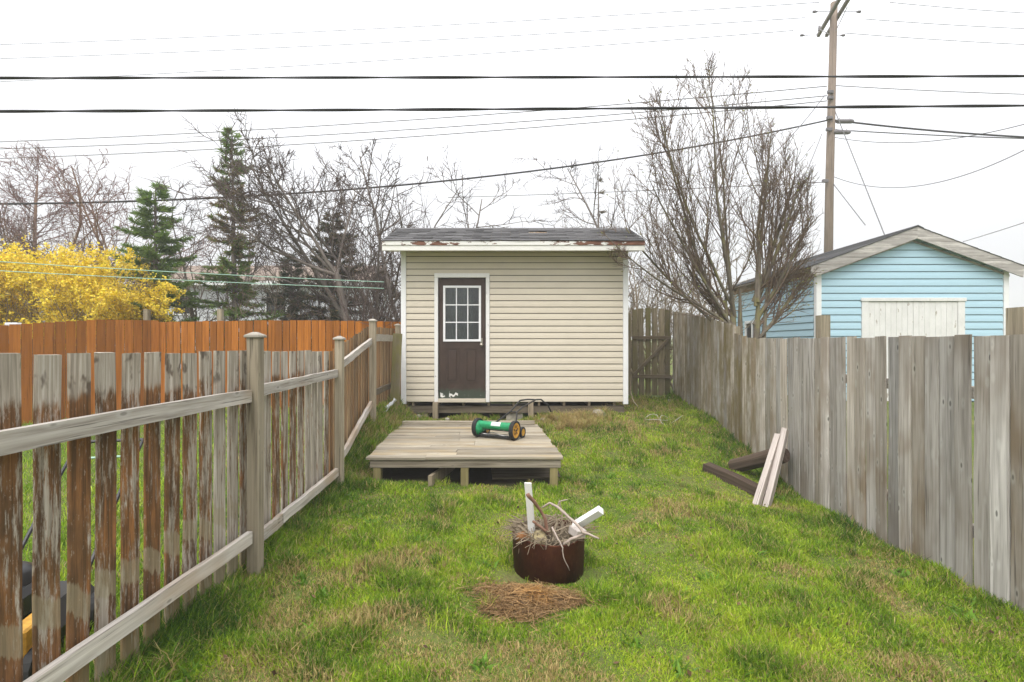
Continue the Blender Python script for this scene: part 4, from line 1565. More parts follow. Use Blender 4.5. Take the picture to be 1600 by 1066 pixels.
G1, G2 = Vector((.10, .19, .04)), Vector((.23, .32, .075))
D1, D2 = Vector((.07, .09, .05)), Vector((.12, .13, .075))
conifer('bushy green spruce standing right of the yellow bush', 51, 243, 12.8, 288, 200, (G1, G2), 1.15, ragged=.45)
conifer('tall narrow spruce with browning middle behind the fence', 52, 368, 14.0, 203, 150, (G1, G2), 1.1, ragged=.55, lean=-.1, brown=[(0, .1), (.45, .2), (.6, .75), (.75, .7), (.85, .2), (1, 0)])
conifer('dark ragged evergreen inside the thicket left of the shed', 53, 520, 14.6, 335, 190, (D1, D2), 1.0, ragged=.6, brown=[(0, .35), (1, .35)])
conifer('small dark evergreen low behind the leaning tree', 56, 455, 15.2, 400, 120, (D1, D2), .8, ragged=.5)
bare('straight trunked tree with a dense reddish brown twig ball at the far left', 54, 45, 16.0, 208, [(0, (.0, 0, 1), 1.0)], 'bark_orange', 'twig_red', REDTOP, rad=.10)
LC = Vector((.2, .17, .12))
conifer('faint bare larch poking up behind the shed roof', 55, 935, 20.0, 272, 70, (LC, LC * 1.2), .35, 'larch_tree', ragged=.3, bare_low=1.0)


def forsythia():
    Y = 12.3
    cxp = 105
    b = pix(cxp, 538, Y)
    g = gz1(b.x, Y)
    r = random.Random(61)
    tr = Tree(61)
    spec = {'bigmax': 0,
            0: dict(seg=6, wob=.10, up=.0, sides=4, taper=.8),
            1: dict(n=(6, 8), ang=(20, 55), lr=.5, fall=.3, seg=4, wob=.15, up=.05, sides=3, rr=.6, rmin=.006, **{'from': .3}),
            2: dict(n=(3, 4), ang=(20, 55), lr=.5, fall=.2, seg=3, wob=.2, up=.03, sides=3, rr=.6, rmin=.004)}
    for i in range(75):
        px = r.uniform(-90, 235)
        p = pix(px, 538, Y)
        y = Y + r.uniform(-.7, .9)
        topy = interp(px, [(-90, 395), (0, 385), (60, 378), (110, 372), (150, 395), (200, 398), (235, 415), (260, 440)]) + r.uniform(0, 60)
        h = ((538 - topy) / 800 * Y + H - g) * .9
        tr.grow((p.x, y, gz1(p.x, y)), (r.uniform(-.3, .3), r.uniform(-.35, .2), 1), h, .022, 0, spec)
    t = thing('forsythia_bush', 'big yellow flowering bush above the orange fence', 'bush', (b.x, Y, g))
    allv = np.array(tr.small.v)
    base = np.array([b.x, Y, g])
    for mb, nm in ((tr.big, 'stems'), (tr.small, 'twigs')):
        mb.v = [(a - b.x, bb - Y, c - g) for a, bb, c in mb.v]
        build(nm, mb, 'twig_tan', t, fix=False)
    lim = np.interp(allv[:, 0] / allv[:, 1] * 800 + 800, [-90, 0, 60, 110, 150, 200, 235, 270], [395, 388, 378, 368, 395, 395, 410, 450])
    lim = (538 - lim) / 800 * Y + H
    allv = allv[(allv[:, 2] > g + 1.3) & (allv[:, 2] < lim)]
    rng = np.random.default_rng(62)
    # flowering is clumped
    dens = vnoise(allv[:, 0] * 1.0 + allv[:, 1] * .5, allv[:, 2], 2.6, 5)
    pick = rng.random(len(allv)) < np.clip((dens - .22) * 1.6, .05, 1)
    c0 = allv[pick]
    c0 = c0[rng.integers(0, len(c0), 85000)] + rng.normal(0, .035, (85000, 3)) - base
    cc = np.array([[.95, .73, .07]]) * rng.uniform(.65, 1.15, (len(c0), 1)) + rng.normal(0, .02, (len(c0), 3))
    o = link('blossom', quads_mesh('blossom', c0, .030, np.clip(cc, .01, 1), 'leaf', rng=rng), t)
    o['kind'] = 'stuff'


forsythia()


# ------------------------------------------------------------------ utility pole and cables
PX, PY = 12.28, 20.0
PZ = gz1(PX, PY)


def make_pole():
    t = thing('utility_pole', 'tall wooden utility pole with crossarms behind the blue garage', 'utility pole', (PX, PY, PZ))
    top = (538 - 5) / 800 * PY + H - PZ
    build('pole_shaft', MB().tube([(0, 0, -.3), (.12, 0, top * .5), (.30, 0, top)], [.17, .15, .125], 12), 'pole', t, smooth=True)
    za = (538 - 27) / 800 * PY + H - PZ
    off = .27
    for (dx, dy) in ((-.17, -.0), (.17, .0)):
        a = build('crossarm', MB().bbox(-.055, .055, -1.25, 1.25, -.065, .065, .008), 'pole_arm', t, (off + dx, dy, za), (0, 0, R(-14)))
    ins = MB().lathe([(0, 0), (.03, 0), (.03, .05), (.055, .07), (.03, .09), (.055, .11), (.03, .13), (.055, .15), (.03, .17), (.0, .2)], 10, axis='X').mesh('strain_insulator', 'insulator', True)
    for k, yy in enumerate((-1.15, -.35, 1.15)):
        cxs = off + math.sin(R(14)) * yy
        for s in (-1, 1):
            o = link('strain_insulator', ins, t, (cxs + s * .75, yy, za - .02 + .0), (0, 0, 0 if s > 0 else R(180)))
            build('insulator_rod', MB().tube([(cxs + s * .2, yy, za), (cxs + s * .76, yy, za - .02)], .012, 5), 'insulator', t)
    build('post_insulator', MB().lathe([(0, .065), (.05, .065), (.06, .12), (.04, .14), (.06, .18), (.04, .2), (.05, .26), (0, .3)], 10).mesh('x') and MB().lathe([(0, .065), (.05, .065), (.06, .12), (.04, .14), (.06, .18), (.04, .2), (.05, .26), (0, .3)], 10), 'insulator', t, (off + .17 + math.sin(R(14)) * 1.0 - .35, 1.0, za), smooth=True)
    build('arm_brace', MB().tube([(off + .1, -.7, za - .05), (off, 0, za - .75)], .015, 5), 'steel', t)
    build('arm_brace', MB().tube([(off - .1, .7, za - .05), (off, 0, za - .75)], .015, 5), 'steel', t)
    for (pxl, pyl) in ((1298, 147), (1298, 156), (1297, 187), (1296, 205), (1290, 285)):
        q = pix(pxl, pyl, PY) - Vector((PX, PY, PZ))
        build('line_bracket', MB().bbox(q.x - .22, q.x + .0, -.2, -.1, q.z - .06, q.z + .06, .01), 'insulator', t)


make_pole()


def cable(name, label, p0, p1, sag, rad, mat='cable', strands=1, n=40, cat='cable', group=None, twist=2.6):
    p0, p1 = Vector(p0), Vector(p1)
    t = Vector((0, 0, 0))
    mid = p0.lerp(p1, .5)
    mb = MB()
    L = (p1 - p0).length
    if strands == 1:
        pts = [p0.lerp(p1, i / n) - Vector((0, 0, 4 * sag * (i / n) * (1 - i / n))) - mid for i in range(n + 1)]
        mb.tube(pts, rad, 6)
    else:
        m = max(n, int(L / twist * 16))
        d = (p1 - p0).normalized()
        a = d.cross(Vector((0, 0, 1))).normalized(); b = d.cross(a)
        for s in range(strands):
            pts = []
            for i in range(m + 1):
                u = i / m
                w = 2 * math.pi * (u * L / twist + s / strands)
                rr = rad * (.72 + .12 * math.sin(u * L * 1.3 + s * .4))
                pts.append(p0.lerp(p1, u) - Vector((0, 0, 4 * sag * u * (1 - u))) + a * math.cos(w) * rr + b * math.sin(w) * rr - mid)
            mb.tube(pts, rad, 5)
    o = build(name, mb, mat, None, mid, smooth=True, fix=False)
    return tag(o, label, cat, group)


def line_through(pa, pb, ya, yb, xl, xr):
    """world end points of a straight span that passes two surveyed points, stretched to the plan limits xl..xr"""
    A, B = pix(*pa, ya), pix(*pb, yb)
    d = B - A
    f = lambda x: A + d * ((x - A.x) / d.x)
    return f(xl), f(xr)


a, b = line_through((0, 120), (1600, 117), 6.0, 6.0, -16, 16)
cable('service_cable', 'upper thick black twisted cable crossing above the shed', a, b, .02, .0098, strands=2)
a, b = line_through((0, 169), (1600, 160), 6.2, 6.2, -16, 16)
cable('service_cable', 'lower thick black twisted cable crossing above the shed', a, b, .05, .0108, strands=2)


def sag_cable(name, label, pole_px, end_px, end_Y, sag, rad, mat='thin_wire', ext=1.0, n=40, cat='cable', group=None):
    A = pix(*pole_px, PY)
    B = pix(*end_px, end_Y)
    B = A + (B - A) * ext
    return cable(name, label, A, B, sag, rad, mat, n=n, cat=cat, group=group)


sag_cable('telephone_cable', 'sagging dark cable dipping from the pole down to the left trees', (1294, 188), (0, 319), 15.0, .75, .03, 'cable', 1.0)
for i, (pp, ep, sg, lab) in enumerate((
        ((1240, 48), (0, 128), .15, 'faint power wire, lowest of three leaving the crossarms to the left'),
        ((1258, 28), (0, 92), .15, 'faint power wire, middle of three leaving the crossarms to the left'),
        ((1280, 4), (0, 70), .15, 'faint power wire, topmost of three leaving the crossarms to the left'),
        ((1292, 135), (0, 222), .25, 'faint wire reaching left from the pole below the lower thick cable'),
        ((1292, 150), (0, 233), .3, 'thin grey wire, upper of a pair running left behind the spruce top'),
        ((1292, 158), (0, 248), .3, 'thin grey wire, lower of a pair running left behind the spruce top'))):
    sag_cable('overhead_wire', lab, pp, ep, 24.0, sg, .012 if i < 3 else .018, cat='wire')
for i, (pp, ep, ey, sg, rad, mat, lab) in enumerate((
        ((1390, 4), (1640, 22), 22.0, .05, .012, 'thin_wire', 'faint power wire, topmost of three leaving the crossarms to the right'),
        ((1350, 30), (1640, 46), 22.0, .05, .012, 'thin_wire', 'faint power wire, middle of three leaving the crossarms to the right'),
        ((1320, 52), (1640, 71), 22.0, .05, .012, 'thin_wire', 'faint power wire, lowest of three leaving the crossarms to the right'),
        ((1304, 134), (1640, 148), 22.0, .05, .016, 'thin_wire', 'thin wire leaving the pole to the right between the two thick cables'),
        ((1302, 188), (1640, 215), 19.0, .10, .034, 'cable', 'thick cable with a splice box leaving the pole to the right'),
        ((1302, 203), (1640, 217), 19.0, .05, .02, 'cable', 'thinner cable with a splice box just under the thick one right of the pole'),
        ((1304, 215), (1640, 172), 15.0, .55, .012, 'cable', 'thin wire dipping slightly then rising to the right from below the splice boxes'),
        ((1304, 277), (1640, 190), 13.0, 1.0, .011, 'cable', 'lowest sagging wire that swings up to the right of the pole'),
        ((1304, 172), (1384, 372), 17.5, 0, .016, 'thin_wire', 'steep guy wire falling from the pole to the garage roof, farther from the pole'),
        ((1300, 285), (1352, 352), 17.5, 0, .016, 'thin_wire', 'short steep guy wire falling close beside the pole'),
        ((1288, 150), (1200, 250), 16.0, .1, .016, 'thin_wire', 'slack wire dropping left from the pole into the bare tree top'),
        ((1284, 210), (1225, 345), 15.0, .1, .016, 'thin_wire', 'looped wire hanging left of the pole down beside the bare tree'),
        ((1287, 285), (700, 309), 26.0, .05, .016, 'thin_wire', 'single thin wire crossing low behind the bare tree toward the shed roof'),
        ((1640, 335), (1505, 378), 26.0, .02, .016, 'thin_wire', 'faint wire slanting up at the right edge above the garage roof'))):
    A = pix(*pp, PY); B = pix(*ep, ey)
    if pp[0] < 1640 and ep[0] == 1640:
        B = A + (B - A) * 1.12
    cable('overhead_wire', lab, A, B, sg, rad, mat, cat='wire')
for (px_, py_, lab) in ((1318, 190, 'upper dark splice box hung on the cable right of the pole'), (1313, 207, 'lower dark splice box hung on the cable right of the pole')):
    q = pix(px_ + 2, py_, 19.9)
    t = thing('splice_box', lab, 'splice box', q)
    build('case', MB().lathe([(0, -.33), (.06, -.33), (.085, -.26), (.085, .26), (.06, .33), (0, .33)], 12, axis='X'), 'insulator', t, smooth=False)
    build('hanger', MB().tube([(-.2, 0, .075), (-.2, 0, .13)], .012, 5).tube([(.2, 0, .075), (.2, 0, .12)], .012, 5), 'insulator', t)
for (y0, y1, y2, lab) in ((407, 437, 441, 'upper green clothes line over the orange fence'), (423, 446, 451, 'lower green clothes line over the orange fence')):
    A, B = pix(-260, y0 - 15, 9.0), pix(600, y2, 11.6)
    cable('clothes_line', lab, A, B, .04, .0085, 'green_line', cat='clothes line')


# ------------------------------------------------------------------ reel mower on the platform
def make_mower():
    zt = -1.25 + H + .002
    A, B = Vector((-.46, 6.92)), Vector((.035, 6.66))
    c = (A + B) / 2
    ang = math.atan2(B.y - A.y, B.x - A.x)
    t = thing('reel_mower', 'green push reel mower with yellow hubs resting on the platform', 'mower', (c.x, c.y, zt), ang)
    hl = (B - A).length / 2
    rw = .125
    for s in (-1, 1):
        w = link('wheel', None, t, (s * hl, 0, rw))
        build('tyre', MB().lathe([(rw - .025, -.025), (rw - .004, -.028), (rw, -.018), (rw, .018), (rw - .004, .028), (rw - .025, .025), (rw - .025, -.025)], 28, axis='X'), 'rubber', w, smooth=False)
        hub = MB().lathe([(0, .02 * s), (.02, .024 * s), (.022, .012 * s), (.07, .010 * s), (.075, .022 * s), (rw - .026, .022 * s), (rw - .026, -.02 * s), (0, -.02 * s)], 28, axis='X')
        build('hub', hub, 'yellow_plastic' if s > 0 else 'green_plastic', w)
        if s > 0:
            for k in range(5):
                a = 2 * math.pi * k / 5
                build('hub_slot', MB().bbox(.0195, .0215, -.008, .008, .032, .062, .0005), 'rubber', w, (0, 0, 0), (a, 0, 0))
            build('axle_cap', MB().lathe([(0, .03), (.012, .03), (.012, .02), (0, .02)], 10, axis='X'), 'rubber', w)
        else:
            build('inner_flange', MB().lathe([(.10, .021), (.085, .045), (.05, .07), (.045, .09), (0, .09)], 24, axis='X'), 'green_plastic', w)
    # green cover tube with label, rail, reel blades
    build('cover_tube', MB().lathe([(0, -hl + .03), (.052, -hl + .03), (.055, -hl + .05), (.05, 0), (.055, hl - .05), (.052, hl - .03), (0, hl - .03)], 18, axis='X'), 'green_plastic', t, (0, 0, .165), smooth=True)
    lab = MB()
    for k in range(6):
        a0, a1 = R(185 + k * 11), R(185 + (k + 1) * 11)
        r_ = .0545
        lab.add([(-.05, math.cos(a0) * r_, -math.sin(a0) * r_), (.09, math.cos(a0) * r_, -math.sin(a0) * r_), (.09, math.cos(a1) * r_, -math.sin(a1) * r_), (-.05, math.cos(a1) * r_, -math.sin(a1) * r_)], [(0, 1, 2, 3)])
    build('sticker', lab, 'label_white', t, (0, 0, .165), fix=False)
    for k in range(5):
        pts = []
        for i in range(9):
            a = 2 * math.pi * (k / 5 + i / 8 * .35)
            pts.append((-hl + .05 + (2 * hl - .1) * i / 8, .03 + .055 * math.cos(a), .085 + .055 * math.sin(a)))
        mb = MB()
        for i in range(8):
            p, q = pts[i], pts[i + 1]
            mb.add([p, q, (q[0], .03 + (q[1] - .03) * .75, .085 + (q[2] - .085) * .75), (p[0], .03 + (p[1] - .03) * .75, .085 + (p[2] - .085) * .75)], [(0, 1, 2, 3)])
        build('reel_blade', mb, 'steel', t, fix=False)
    build('cutter_bar', MB().bbox(-hl + .04, hl - .04, -.04, .05, .018, .04, .004), 'rubber', t)
    for s in (-1, 1):
        build('side_plate', MB().lathe([(0, -.006), (.085, -.006), (.085, .006), (0, .006)], 20, axis='X'), 'rubber', t, (s * (hl - .045), .02, .11))
    # rear roller wheels
    for s in (-1, 1):
        w = link('roller_wheel', None, t, (s * (hl - .02) + (.03 if s > 0 else 0), .20, .072))
        build('tyre', MB().lathe([(.05, -.018), (.07, -.018), (.072, .0), (.07, .018), (.05, .018), (.05, -.018)], 20, axis='X'), 'rubber', w)
        build('hub', MB().lathe([(0, .016), (.051, .014), (.051, -.014), (0, -.016)], 20, axis='X'), 'yellow_plastic', w)
    build('roller_bar', MB().tube([(-hl + .04, .2, .072), (hl - .03, .2, .072)], .012, 8), 'black_metal', t)
    for s in (-1, 1):
        build('roller_arm', MB().tube([(s * (hl - .06), .03, .1), (s * (hl - .06), .2, .072)], .011, 6), 'black_metal', t)
    inv = Matrix.Rotation(-ang, 4, 'Z')

    def L(x, y, z):
        return inv @ (Vector((x, y, z + H)) - Vector((c.x, c.y, zt)))
    h = link('handle', None, t)
    build('handle_tube', MB().tube([L(-.36, 6.95, -1.13), L(-.22, 7.15, -1.09), L(-.02, 7.45, -.98), L(.04, 7.6, -.93), L(.12, 7.85, -.865), L(.24, 7.92, -.855), L(.36, 7.9, -.86)], .0125, 8), 'black_metal', h, smooth=True)
    build('handle_tube', MB().tube([L(.035, 6.78, -1.13), L(.06, 7.1, -1.05), L(.07, 7.3, -.975), L(.15, 7.55, -.93), L(.36, 7.9, -.862)], .0125, 8), 'black_metal', h, smooth=True)
    build('crossbar', MB().tube([L(-.03, 7.44, -.982), L(.075, 7.32, -.972)], .010, 8), 'black_metal', h, smooth=True)
    build('grip', MB().tube([L(.36, 7.9, -.858), L(.45, 7.95, -.86), L(.56, 8.0, -.95), L(.61, 8.0, -1.06)], .012, 8), 'black_metal', h, smooth=True)


make_mower()


# ------------------------------------------------------------------ fire ring full of sticks
FX, FY = .275, 3.86


def make_fire_ring():
    g = min(gz1(FX, FY - .26), gz1(FX, FY)) - .02
    r0, h = .272, .315
    t = thing('fire_pit', 'rusty round steel fire ring standing in the lawn', 'fire pit', (FX, FY, g))
    prof = [(r0 - .022, 0), (r0 - .01, .0), (r0 - .0, h - .012), (r0 + .006, h - .004), (r0, h), (r0 - .008, h - .004), (r0 - .012, h - .02), (r0 - .03, .01), (r0 - .022, 0)]
    ring = MB().lathe(prof, 56)
    ring.v = [(a * (1 + .012 * math.sin(3 * math.atan2(b, a))), b * (1 + .015 * math.cos(2 * math.atan2(b, a) + .5)), c + (.012 * math.sin(2 * math.atan2(b, a) + 1) if c > .2 else 0)) for a, b, c in ring.v]
    build('ring_wall', ring, 'rust', t, smooth=True)
    zr = g + h
    # brush heap inside
    r = random.Random(4)
    mb = MB()
    for i in range(300):
        a, rr = r.uniform(0, 2 * math.pi), .24 * math.sqrt(r.random())
        p = Vector((FX + rr * math.cos(a), FY + rr * math.sin(a), zr - .10 + r.uniform(0, .24) * (1 - rr / .32)))
        L = r.uniform(.08, .34)
        d = Vector((r.gauss(0, 1), r.gauss(0, 1), r.gauss(0, .38))).normalized()
        pts = [p - d * L / 2]
        for k in range(3):
            d = (d + Vector((r.gauss(0, .16), r.gauss(0, .16), r.gauss(0, .1)))).normalized()
            pts.append(pts[-1] + d * L / 3)
        pts = [Vector((q.x, q.y, max(q.z, zr + .012))) if math.hypot(q.x - FX, q.y - FY) > .235 else q for q in pts]
        w = r.choice((.0022, .003, .0035, .0045, .0065))
        mb.tube(pts, [w, w * .9, w * .8, w * .5], 4, cap=False)
    for i in range(60):      # twigs that stick out over the left rim
        a = r.uniform(R(120), R(260))
        p = Vector((FX + .22 * math.cos(a), FY + .22 * math.sin(a), zr + r.uniform(.0, .05)))
        d = Vector((math.cos(a) + r.gauss(0, .4), math.sin(a) + r.gauss(0, .4), r.gauss(.05, .25))).normalized()
        L = r.uniform(.07, .2)
        q = p + d * L * .5 + Vector((0, 0, r.uniform(-.01, .02)))
        mb.tube([p, q, q + (d + Vector((r.gauss(0, .3), r.gauss(0, .3), -.15))) * L * .5], [.003, .0025, .0015], 4, cap=False)
    mb.v = [(x - FX, y - FY, z - zr) for x, y, z in mb.v]
    o = build('brushwood', mb, 'twig_tan', None, (FX, FY, zr), fix=False)
    tag(o, 'tangle of thin dry twigs filling the rusty fire ring', 'brushwood', kind='stuff')
    ash = MB().lathe([(0, .0), (.15, -.005), (.235, -.03)], 28)
    build('ash_bed', ash, simple('charred litter', (.035, .03, .025), .95, vary=.6, scale=30), t, (0, 0, h - .09), smooth=True)

    def seg(name, p, q, w, th, mat, label, cat, taper=None, roll=0):
        p, q = Vector(p), Vector(q)
        d = q - p
        mbx = longboard('Z', d.length, w, th, 3, .002, .003)
        ob = build(name, mbx, mat, None, p)
        ob.rotation_euler = (d.to_track_quat('Z', 'X') @ Quaternion((0, 0, 1), roll)).to_euler()
        return tag(ob, label, cat)
    F = lambda px, py, Y: pix(px, py, Y)
    # upright white plank, white post stub
    seg('white_plank', F(832, 848, 3.85), F(825, 755, 3.78), .052, .018, 'white_chip', 'white flaking plank stuck upright in the fire ring', 'plank', roll=R(90))
    seg('white_post', F(898, 822, 3.85), F(939, 797, 3.72), .052, .05, 'white_chip', 'white square post slanting out of the fire ring', 'post', roll=R(40))

    def stick(name, pts, rads, mat, label):
        P = [F(*p) for p in pts]
        mid = P[len(P) // 2]
        mbx = MB()
        Q, W = [], []
        for i in range(len(P) - 1):
            for k in range(3):
                u = k / 3
                Q.append(P[i].lerp(P[i + 1], u) - mid + Vector((r.gauss(0, .002), r.gauss(0, .002), r.gauss(0, .002)))); W.append(rads[i] * (1 - u) + rads[i + 1] * u)
        Q.append(P[-1] - mid); W.append(rads[-1])
        mbx.tube(Q, W, 8)
        return tag(build(name, mbx, mat, None, mid, smooth=True), label, 'branch')
    mred = bark_mat('reddish peeled branch', (.20, .11, .075), (.34, .20, .145))
    mpale = bark_mat('pale dry branch', (.30, .24, .20), (.46, .38, .33))
    stick('dry_branch', [(824, 772, 3.66), (833, 782, 3.68), (844, 797, 3.72), (852, 812, 3.74), (856, 832, 3.76), (857, 838, 3.77)], [.015, .014, .011, .012, .014, .012], mred, 'knobbly reddish branch leaning against the white plank')
    stick('dry_branch', [(833, 815, 3.68), (843, 823, 3.70), (856, 833, 3.74)], [.009, .010, .011], mred, 'short reddish branch in the middle of the brush')
    stick('dry_branch', [(846, 795, 3.78), (858, 787, 3.76), (868, 790, 3.74), (882, 803, 3.68), (900, 818, 3.62), (912, 832, 3.56), (936, 842, 3.50)], [.005, .008, .010, .010, .010, .010, .006], mpale, 'long pale branch arching over the right rim of the fire ring')
    stick('dry_branch', [(872, 791, 3.74), (874, 784, 3.74), (887, 781, 3.74)], [.006, .005, .003], mpale, 'small pale twig with a fork at the top of the brush')
    stick('dry_branch', [(862, 824, 3.62), (872, 843, 3.56), (879, 856, 3.54), (881, 872, 3.54), (890, 892, 3.55)], [.006, .006, .005, .004, .002], mpale, 'thin pale twig hanging down the front of the ring')
    stick('dry_branch', [(876, 853, 3.62), (893, 843, 3.60), (916, 833, 3.60)], [.010, .011, .008], mpale, 'grey stick lying along the right front rim')
    # lumps: a cut block, a board end, a yellowish flat stone
    o = build('wood_block', MB().bbox(-.045, .045, -.05, .05, -.03, .03, .006), 'white_wood', None, F(902, 831, 3.72), (R(10), R(8), R(35)))
    tag(o, 'short grey cut wood block under the white post', 'wood block')
    o = build('curled_bark', MB().tube([(-.05, 0, .01), (0, 0, .02), (.06, .0, -.015)], [.03, .034, .02], 8), bark_mat('orange brown bark', (.17, .075, .03), (.32, .16, .07)), None, F(817, 842, 3.71), (0, 0, R(10)), smooth=True)
    tag(o, 'curled orange brown piece of bark at the left rim', 'bark')
    o = build('flat_stone', MB().lathe([(0, -.02), (.05, -.018), (.062, 0), (.05, .016), (0, .02)], 9), simple('ochre stone', (.40, .33, .18), .9, vary=.5), None, F(843, 842, 3.72), (R(55), R(10), R(10)))
    tag(o, 'flat ochre stone propped at the front rim of the fire ring', 'stone')


make_fire_ring()


# ------------------------------------------------------------------ timbers by the right fence
def make_timbers():
    def lay(name, p, q, w, th, mat, label, cat='timber', roll=0.0, seg=5):
        p, q = Vector(p), Vector(q)
        d = q - p
        mb = longboard('X', d.length, th, w, seg, .006, .012, .008)
        o = build(name, mb, mat, None, p)
        o.rotation_euler = (d.to_track_quat('X', 'Z') @ Quaternion((1, 0, 0), roll)).to_euler()
        return tag(o, label, cat)
    x0, y0 = 2.44, 6.42
    x1, y1 = 2.86, 5.72
    lay('old_timber', (x0, y0, gz1(x0, y0) + .05), (x1, y1, gz1(x1, y1) + .05), .12, .14, 'log', 'dark rotten square timber lying flat in the grass')
    x0, y0 = 2.72, 6.25
    x1, y1 = 3.25, 6.0
    p, q = Vector((2.90, 6.72, gz1(2.90, 6.72) + .03)), Vector((3.235, 6.08, gz1(3.235, 6.08) + .46))
    d = q - p
    lg = MB()
    lr = random.Random(2)
    prof = [(.085, 0.0), (.09, .02), (.092, d.length * .5), (.105, d.length - .03), (.10, d.length)]
    sd = 14
    ridge = [lr.uniform(.88, 1.08) for k in range(sd)]
    for (rr, xx) in prof:
        for k in range(sd):
            w = 2 * math.pi * k / sd
            lg.v.append((xx, rr * ridge[k] * math.cos(w), rr * ridge[k] * math.sin(w)))
    for i in range(len(prof) - 1):
        for k in range(sd):
            lg.f.append((i * sd + k, i * sd + (k + 1) % sd, (i + 1) * sd + (k + 1) % sd, (i + 1) * sd + k))
    lg.f.append(tuple(range(sd))); lg.f.append(tuple((len(prof) - 1) * sd + k for k in range(sd)))
    o = build('old_log', lg, 'log', None, p)
    o.rotation_euler = d.to_track_quat('X', 'Z').to_euler()
    tag(o, 'short thick dark log tilted up against the grey fence', 'log')
    for (pa, pb, lab) in (((1181, 779), (1216, 681), 'left of two pale posts leaning on the grey fence'), ((1197, 789), (1227, 672), 'right of two pale posts leaning on the grey fence')):
        Y = 5.55
        a = pix(pa[0], pa[1], Y); a.z = gz1(a.x, a.y) - .02
        b = pix(pb[0], pb[1], Y + .42)
        d = b - a
        mb = longboard('Z', d.length, .085, .065, 4, .003, .01, .010)
        o = build('leaning_post', mb, 'white_wood', None, a)
        o.rotation_euler = d.to_track_quat('Z', 'X').to_euler()
        tag(o, lab, 'post')


make_timbers()


# ------------------------------------------------------------------ odds and ends by the shed
def rock(name, label, x, y, s, seed, mat='stone', sink=.3, sc=(1, 1, .7)):
    r = random.Random(seed)
    import bmesh
    bm = bmesh.new()
    bmesh.ops.create_icosphere(bm, subdivisions=2, radius=s)
    for v in bm.verts:
        v.co *= r.uniform(.86, 1.1)
        v.co.x *= sc[0]; v.co.y *= sc[1]; v.co.z *= sc[2]
    me = bpy.data.meshes.new(name)
    bm.to_mesh(me); bm.free()
    me.materials.append(M[mat])
    o = link(name, me, None, (x, y, gz1(x, y) + s * sc[2] * (1 - sink * 2) * .6), (0, 0, r.uniform(0, 3)))
    return tag(o, label, 'stone')


rock('stone', 'rounded pale stone under the right front corner of the shed', 1.47, 8.72, .13, 1)
rock('stone', 'small broken stone under the shed right of the post', .52, 8.65, .07, 2)
rock('stone', 'little stone in the dirt beneath the gate', 3.22, 10.5, .06, 3)

for k_, (x_, y_, s_) in enumerate(((-1.1, 8.75, .05), (-.55, 8.7, .06), (.75, 8.72, .08), (1.05, 8.66, .05), (-1.6, 8.8, .07))):
    rock('stone', ['small grey rubble stone left of the left step post', 'small grey rubble stone right of the left step post', 'rubble stone under the shed between the posts and the straw tussocks', 'little rubble stone in the straw tussocks by the shed', 'dirty rubble stone under the left front corner of the shed'][k_], x_, y_, s_, 20 + k_)

# scrap of white plastic by the left corner of the shed
mb = MB()
r_ = random.Random(9)
N_ = 6
hts = [[r_.uniform(0, .05) + .10 * (i / N_) for j in range(N_ + 1)] for i in range(N_ + 1)]
for i in range(N_):
    for j in range(N_):
        P_ = lambda a, b: (a * .045 - .13 + r_.uniform(-.003, .003), b * .03 - .1, hts[a][b])
        mb.add([P_(i, j), P_(i + 1, j), P_(i + 1, j + 1), P_(i, j + 1)], [(0, 1, 2, 3)])
o = build('plastic_scrap', mb, 'plastic_scrap', None, (-1.90, 8.0, gz1(-1.9, 8.0) + .06), (0, R(-25), R(25)), fix=False)
tag(o, 'crumpled scrap of white plastic in the grass by the shed corner', 'plastic')

# cords and hose near the gate
hp = [pix(984, 590, 8.95), pix(986, 615, 8.93), pix(990, 628, 8.8), pix(997, 636, 8.5)]
o = build('loose_cord', MB().tube([p - hp[0] for p in hp], .008, 6), 'gate_rail', None, hp[0])
tag(o, 'brown cord hanging down the right corner of the shed', 'cord')
cp = []
for i in range(26):
    a = i * .5
    x, y = 2.28 + .17 * math.cos(a) + i * .018, 8.55 + .17 * math.sin(a * 1.1)
    cp.append(Vector((x, y, gz1(x, y) + .05 + .03 * math.sin(a * 1.7))))
o = build('rope_coil', MB().tube([p - cp[0] for p in cp], .0045, 5), 'rope', None, cp[0], smooth=True)
tag(o, 'pale loose cord coiled in the grass beside the shed corner', 'cord')


